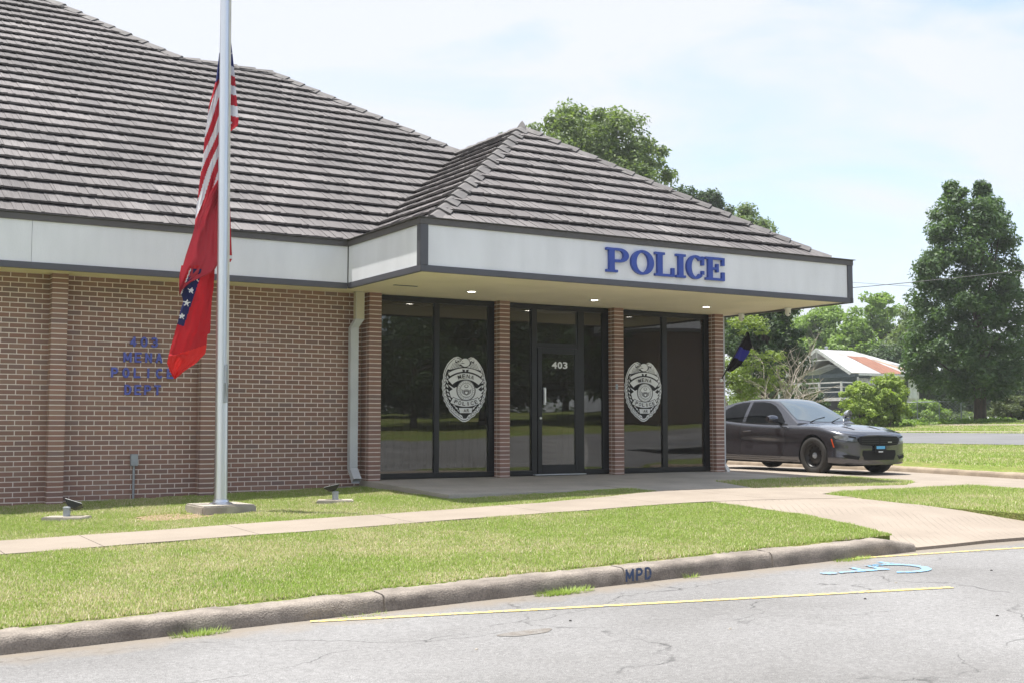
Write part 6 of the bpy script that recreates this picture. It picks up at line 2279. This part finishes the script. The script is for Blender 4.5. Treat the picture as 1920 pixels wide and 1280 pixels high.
# roof sheets
def roof_quad(name, pts, m, t=.05):
    pts = [Vector(p) for p in pts]; n = (pts[1] - pts[0]).cross(pts[2] - pts[0]).normalized()
    if n.z < 0: n = -n
    k = len(pts); V_ = [tuple(p) for p in pts] + [tuple(p - n * t) for p in pts]
    return MB().add(V_, [list(range(k)), list(range(k, 2 * k))[::-1]] + [[i, (i + 1) % k, k + (i + 1) % k, k + i] for i in range(k)]).build(name, m, house)
RX0, RX1, RXE = -1.1, 2.2, 7.4
yR = 2.5
roof_quad('roof', [(RX0, -.35, e0 - .05), (RXE, -.35, e0 - .05), (RX1, yR, rz_), (RX0, yR, rz_)], M['h_metal'])
roof_quad('roof', [(RX0, 5.35, e0 - .05), (RX0, yR, rz_), (RX1, yR, rz_), (RXE, 5.35, e0 - .05)], M['h_metal'])
roof_quad('roof', [(RXE, -.35, e0 - .05), (RXE, 5.35, e0 - .05), (RX1, yR, rz_)], M['h_metal'])
def onroof(x, t, lift=.02):
    y = -.35 + (yR + .35) * t; z_ = e0 - .05 + (rz_ - e0 + .05) * t
    return (x, y, z_ + lift)
roof_quad('rusty_sheet', [onroof(1.7, .0), onroof(4.0, .0), onroof(2.5, .72), onroof(.9, .74)], M['h_rust'], .012)
roof_quad('rusty_sheet', [onroof(5.0, .0), onroof(5.8, .0), onroof(3.2, .60), onroof(2.8, .62)], mat('h_rust2', (.45, .30, .20), .7, c2=(.3, .2, .16), scale=3), .012)
roof_quad('dark_sheet', [onroof(6.1, .08), onroof(6.7, .03), onroof(4.7, .40), onroof(4.0, .46)], mat('h_slate', (.12, .13, .16), .6, c2=(.5, .5, .52), scale=4), .012)
# rake boards, gable porch ceiling, collar tie
rk = MB()
for y0_, z0_ in ((-.38, e0 - .10), (5.38, e0 - .10)):
    rk.bar((RX0 - .03, y0_, z0_), (RX0 - .03, yR, rz_ - .03), .05, .20)
rk.bar((RX0 + .02, 1.3, rz_ - .72), (RX0 + .02, 3.7, rz_ - .72), .05, .08)
rk.bar((RX0 + .02, 2.5, rz_ - .75), (RX0 + .02, 2.5, rz_ - .2), .05, .06)
rk.build('rake_board', M['h_white'], house)
MB().add([(.0, .2, e0 + .02), (1.36, .2, e0 + .02), (1.36, 2.5, e0 + .62), (.0, 2.5, e0 + .62), (1.36, 4.8, e0 + .02), (.0, 4.8, e0 + .02)], [(0, 1, 2, 3), (3, 2, 4, 5)]).build('porch_ceiling', M['h_white'], house, fix=False)
MB().box(.05, 1.33, .10, .18, e0 - .28, e0 + .0).box(.05, .12, .2, 4.8, e0 - .25, e0 - .02).build('porch_beam', M['h_blue'], house)
MB().box(-.3, 6.9, -.36, -.30, e0 - .20, e0 - .08).build('eave_board', M['h_white'], house)
# long side: boards, screens, dark openings
for x0_, x1_, m_ in ((.15, 2.9, 'h_peel'), (3.05, 3.9, 'h_peel'), (4.9, 5.7, 'h_white')):
    MB().box(x0_, x1_, .22, .28, fz + .05, e0 - .35).build('side_panel', M[m_], house)
MB().box(3.95, 4.85, .22, .27, fz + .1, e0 - .4).box(1.9, 2.3, .19, .215, fz + .1, e0 - .45).build('window', M['h_dark'], house)
for x in (.12, 2.95):
    MB().box(x - .04, x + .04, .12, .20, fz, e0 - .2).build('porch_post', M['h_white'], house)
# deck
MB().box(-2.3, 3.4, -.7, 4.9, fz - .20, fz).build('deck', M['h_white'], house)
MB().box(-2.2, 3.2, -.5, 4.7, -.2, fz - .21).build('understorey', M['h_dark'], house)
rl = MB()
for h in (.36, .66, .95):
    rl.bar((-2.25, -.66, fz + h), (3.3, -.66, fz + h), .04, .05 if h < .9 else .08)
    rl.bar((-2.25, -.66, fz + h), (-2.25, 4.8, fz + h), .04, .05 if h < .9 else .08)
rl.build('deck_rail', M['h_white'], house)
for x, y in ((-2.25, -.66), (-.8, -.66), (.65, -.66), (2.1, -.66), (3.3, -.66), (-2.25, 1.2), (-2.25, 3.0), (-2.25, 4.8)):
    MB().box(x - .05, x + .05, y - .05, y + .05, fz + .002, fz + 1.0).build('railing_post', M['h_white'], house)
for x in (-.8, 2.1):
    MB().box(x - .05, x + .05, -.78, -.68, -.2, fz - .202).build('deck_post', M['h_white'], house)
MB().lathe([(.10, 0), (.10, .45), (.14, .46), (.14, .52), (.02, .56)], (.3, 3.0, rz_ - .3), n=12).build('chimney', M['galv'], house, smooth=True)

# ------------------------------------------------------------------ across the street (seen mirrored in the glazing)
mk = [(-12, -50), (-3, -46), (5, -52), (10, -41), (15.5, -44), (21, -40), (27, -43), (33, -39), (39, -45), (46, -41), (53, -46), (18, -56), (30, -57), (44, -60), (2, -62), (62, -44)]
proto = tree('street_tree', 0, 0, 0, 11, .9, ROUND, M['leaf_dark'], 'large dark tree across the street mirrored in the entrance glass', 'tree', 'trees across the street', per=90, nclump=170, leaf=.34, clump=1.1, seed=51, trunk_r=.3, xy=mk[0], z=ah(*mk[0]), height=9.5)
labels_tree = 'large dark tree across the street mirrored in the entrance glass'
lows = {(5, -52): .85, (10, -41): .62, (15.5, -44): .60, (21, -40): .62, (18, -56): .62, (30, -57): .8}
for i, (x, y) in enumerate(mk[1:]):
    c_ = copy_tree(proto); c_.location = (x, y, ah(x, y)); s_ = lows.get((x, y), random.uniform(.85, 1.2)); c_.scale = (s_, s_, s_ * random.uniform(.9, 1.1)); c_.rotation_euler = (0, 0, random.uniform(0, 6))
hyd = empty('fire_hydrant', (14.6, -31.2, ah(14.6, -31.2)), 'red fire hydrant across the street mirrored in the entrance glass', 'hydrant')
M['red'] = mat('red', (.45, .02, .02), .45)
MB().lathe([(.14, 0), (.14, .05), (.10, .06), (.10, .55), (.13, .56), (.13, .60), (.11, .66), (.07, .73), (.02, .76), (.02, .80), (.001, .80)], n=20).build('barrel', M['red'], hyd, smooth=True)
MB().tube([(-.19, 0, .45), (.19, 0, .45)], .055, 12).tube([(0, 0, .42), (0, .20, .42)], .07, 12).build('outlets', M['red'], hyd, smooth=True)
ob_ = empty('brick_building', (38.5, -32.5, ah(38.5, -32.5) - .2), 'brick building with pale fascia across the street mirrored in the right-hand glass', 'building')
MB().box(-7, 9, -4, 0, 0, 5.0).build('wall', M['far_brick'], ob_)
MB().box(-7.8, 9.8, -4.8, .8, 5.0, 5.8).build('fascia', M['stucco'], ob_)
MB().box(-7.85, 9.85, -4.85, .85, 4.85, 4.999).build('fascia_trim', M['trim'], ob_)
MB().add([(-7.8, -4.8, 5.81), (9.8, -4.8, 5.81), (9.8, .8, 5.81), (-7.8, .8, 5.81), (-4, -2, 7.4), (6, -2, 7.4)], [(0, 1, 5, 4), (1, 2, 5), (2, 3, 4, 5), (3, 0, 4)]).build('roof', M['underlay'], ob_)


# ------------------------------------------------------------------ lawns: blades of grass
def grass(name, region, density, hmin, hmax, label, wid=.0052, hfn=gh, seed=1, dry=.5):
    """region: list of (x0, x1, y0, y1, test)"""
    r = np.random.default_rng(seed)
    P = []
    for x0, x1, y0, y1, test in region:
        n = int((x1 - x0) * (y1 - y0) * density)
        X = r.uniform(x0, x1, n); Y = r.uniform(y0, y1, n)
        k = test(X, Y)
        P.append(np.stack([X[k], Y[k]], 1))
    P = np.concatenate(P); n = len(P)
    gx = np.interp(P[:, 0], [a for a, _ in BX], [b for _, b in BX]); gy = np.interp(P[:, 1], [a for a, _ in AY], [b for _, b in AY])
    Z = gx + gy
    # tufty height field and dry areas from a few sines
    rs = np.random.default_rng(77)
    def field(f0, f1, k=14):
        out_ = np.zeros(n)
        for _ in range(k):
            fq = np.exp(rs.uniform(math.log(f0), math.log(f1))); an = rs.random() * 6.283
            out_ += np.sin((P[:, 0] * math.cos(an) + P[:, 1] * math.sin(an)) * fq + rs.random() * 6.283) / k ** .5
        return out_
    f = field(5, 26)
    hh = (hmin + (hmax - hmin) * r.random(n) ** 1.6) * np.clip(1 + .20 * f, .45, 1.8)
    th = r.random(n) * 2 * math.pi; lean = r.random(n) * .9 * hh
    w = wid * (.6 + .8 * r.random(n))
    ax, ay = np.cos(th), np.sin(th)
    bx_, by_ = -ay, ax
    V = np.zeros((n, 3, 3))
    V[:, 0] = np.stack([P[:, 0] - bx_ * w, P[:, 1] - by_ * w, Z], 1)
    V[:, 1] = np.stack([P[:, 0] + bx_ * w, P[:, 1] + by_ * w, Z], 1)
    V[:, 2] = np.stack([P[:, 0] + ax * lean, P[:, 1] + ay * lean, Z + hh], 1)
    leftness = np.clip((-P[:, 0] - 1.5) / 4.0, -.6, 1)
    q_ = .55 * field(.7, 3.0) + .50 * field(3, 12) + dry * .75 * leftness - .32
    dryv = .12 + .62 / (1 + np.exp(-2.4 * q_))
    isdry = r.random(n) < dryv
    tone = np.clip(.28 * field(.9, 5) + .5, 0, 1)
    rn = np.where(isdry, .62 + .36 * r.random(n), .60 * np.clip(.55 * r.random(n) + .45 * tone, 0, 1))
    me = fast_mesh(name, V.reshape(-1, 3), np.arange(n * 3).reshape(-1, 3), {'rnd': rn})
    o = link(name, me, None, M['blade'])
    return tag(o, label, 'grass', kind='stuff')


def blade_mat():
    m, nt, b = nodes_of('blade')
    N = nt.nodes.new; K = nt.links.new
    a = N('ShaderNodeAttribute'); a.attribute_name = 'rnd'
    r = N('ShaderNodeValToRGB'); e = r.color_ramp.elements
    e[0].position = 0; e[0].color = (.21, .32, .055, 1)
    e[1].position = 1; e[1].color = (.72, .66, .48, 1)
    for p_, c in ((.2, (.30, .42, .075)), (.4, (.37, .45, .13)), (.6, (.25, .36, .06)), (.64, (.50, .48, .25)), (.8, (.60, .53, .32))):
        x = e.new(p_); x.color = (*c, 1)
    K(a.outputs['Fac'], r.inputs['Fac']); K(r.outputs['Color'], b.inputs['Base Color'])
    b.inputs['Roughness'].default_value = .5; b.inputs['Specular IOR Level'].default_value = .35
    tr = N('ShaderNodeBsdfTranslucent'); K(r.outputs['Color'], tr.inputs['Color'])
    ms = N('ShaderNodeMixShader'); ms.inputs['Fac'].default_value = .35
    K(b.outputs['BSDF'], ms.inputs[1]); K(tr.outputs['BSDF'], ms.inputs[2])
    K(ms.outputs['Shader'], nt.nodes['Material Output'].inputs['Surface'])
    return m


M['blade'] = blade_mat()
rightedge = lambda Y: np.interp(Y, [-8.40, -7.7, -6.66, -5.0], [1.82, 2.09, 2.35, 2.42])
front = [(-8.5, 2.5, -8.43, -4.99, lambda X, Y: (X < rightedge(Y) + .02) & (Y < -5.0 - np.clip(X - 2.0, 0, 1) * .2 + .015 * np.sin(X * 9)))]
grass('front_lawn_grass', front, 20000, .011, .036, 'short green and straw coloured grass between the sidewalk and the kerb', seed=1)
pad = lambda X, Y: (np.hypot((X + 2.98) / .42, (Y + 2.22) / .42) > 1) & (np.hypot((X + 1.40) / .30, (Y + 2.05) / .2) > 1) & (np.hypot((X + 4.75) / .30, (Y + 2.05) / .2) > 1) & ((np.hypot((X + 3.66) / .48, (Y + 2.55) / .40) > 1) | (np.random.default_rng(3).random(len(X)) < .07))
back = [(-8.5, .6, -3.90, .26, lambda X, Y: (X < -.03) & pad(X, Y)), (-.04, 2.95, -3.95, -2.55, lambda X, Y: (Y < -2.63 - .02 * X) & (Y > -3.88 + np.clip(X - .6, 0, 3) * .22) & (X < 2.93))]
grass('back_lawn_grass', back, 16000, .011, .038, 'grass between the sidewalk and the brick building', seed=2, dry=.2)
tri = lambda X, Y, pts: np.logical_and.reduce([((pts[(i + 1) % len(pts)][0] - pts[i][0]) * (Y - pts[i][1]) - (pts[(i + 1) % len(pts)][1] - pts[i][1]) * (X - pts[i][0])) > 0 for i in range(len(pts))])
mid = [(4.5, 8.7, -4.1, -1.7, lambda X, Y: tri(X, Y, [(4.70, -3.37), (6.2, -3.74), (7.35, -3.90), (8.6, -3.0), (8.60, -1.80), (5.15, -1.93)]))]
grass('middle_grass', mid, 6500, .016, .048, 'small wedge of grass between the entrance slab and the right-hand walk', seed=3, dry=0)
rgt = [(4.4, 8.6, -8.1, -4.4, lambda X, Y: tri(X, Y, [(4.68, -4.80), (4.52, -6.3), (4.72, -7.0), (4.97, -7.93), (8.55, -8.05), (8.55, -4.42), (6.7, -4.47), (5.32, -4.52)]))]
grass('right_lawn_grass', rgt, 7500, .016, .05, 'grass plot between the scored ramp and the driveway', seed=4, dry=.4)
far1 = [(12.16, 19.9, -4, 24, lambda X, Y: X > 0)]
grass('verge_grass', far1, 1100, .02, .05, 'mown grass verge between the driveway kerb and the side street', seed=5, wid=.010)
far2 = [(28, 43, 2, 36, lambda X, Y: (X < 33.15) | (X > 34.05))]
grass('far_lawn_grass', far2, 420, .03, .07, 'bright lawn beyond the side street under the pear tree', seed=6, wid=.018)

# weeds in the gutter
def weed(name, x, y, n, hgt, label, spread=.12, m='blade', seed=0):
    r = np.random.default_rng(seed)
    V = np.zeros((n, 3, 3))
    for k in range(n):
        a = r.random() * 6.28; d = r.random() ** .6 * spread
        bx_, by_ = x + d * math.cos(a) * 1.6, y + d * math.sin(a) * .5
        z_ = ah(bx_, by_); h_ = hgt * (.4 + .8 * r.random()); l_ = h_ * (.3 + .8 * r.random())
        w_ = .0035
        V[k, 0] = (bx_ - w_ * math.sin(a), by_ + w_ * math.cos(a), z_); V[k, 1] = (bx_ + w_ * math.sin(a), by_ - w_ * math.cos(a), z_)
        V[k, 2] = (bx_ + l_ * math.cos(a), by_ + l_ * math.sin(a), z_ + h_)
    me = fast_mesh('weed', V.reshape(-1, 3), np.arange(n * 3).reshape(-1, 3), {'rnd': r.random(n) * .5})
    tag(link('weed', me, None, M['blade']), label, 'weed', 'weeds in the gutter')


weed('weed', -2.27, -8.74, 520, .045, 'bright green weed tuft in the gutter left of the stencilled letters', .17, seed=1)
weed('weed', -5.18, -8.72, 300, .038, 'small weed tuft at the kerb foot, leftmost of the gutter weeds', .13, seed=2)
weed('weed', .98, -8.72, 300, .03, 'low weed tuft where the upper yellow line starts', .16, seed=3)
weed('weed', -.95, -8.70, 40, .045, 'few thin weed stems against the kerb right of the stencilled letters', .05, seed=4)
weed('weed', -4.0, -8.73, 40, .03, 'sparse dry tuft by the kerb crack', .12, seed=5)
for i in range(9):
    x, y = [(-2.9, -9.75), (-1.6, -9.6), (1.4, -9.9), (.2, -9.9), (-.6, -10.3), (-3.9, -10.2), (.9, -10.9), (-2.2, -10.6), (-.4, -11.3)][i]
    me = MB().lathe([(.001, -.004), (.012, .0), (.009, .007), (.001, .010)], n=7).build('pebble', M['pad'] if i % 2 else M['underlay'])
    me.location = (x, y, ah(x, y)); me.rotation_euler = (0, 0, i)
    tag(me, 'tiny loose pebble on the asphalt', 'pebble', 'loose pebbles on the asphalt')

# ------------------------------------------------------------------ summer haze
hz_m = bpy.data.materials.new('haze'); hz_m.use_nodes = True
ht = hz_m.node_tree
ht.nodes.remove(ht.nodes['Principled BSDF'])
pv = ht.nodes.new('ShaderNodeVolumePrincipled')
pv.inputs['Color'].default_value = (.93, .96, 1.0, 1)
pv.inputs['Density'].default_value = .0006
pv.inputs['Anisotropy'].default_value = .2
ht.links.new(pv.outputs['Volume'], ht.nodes['Material Output'].inputs['Volume'])
o = MB().box(-930, 930, -930, 930, -8, 34).build('haze', hz_m)
o['kind'] = 'stuff'
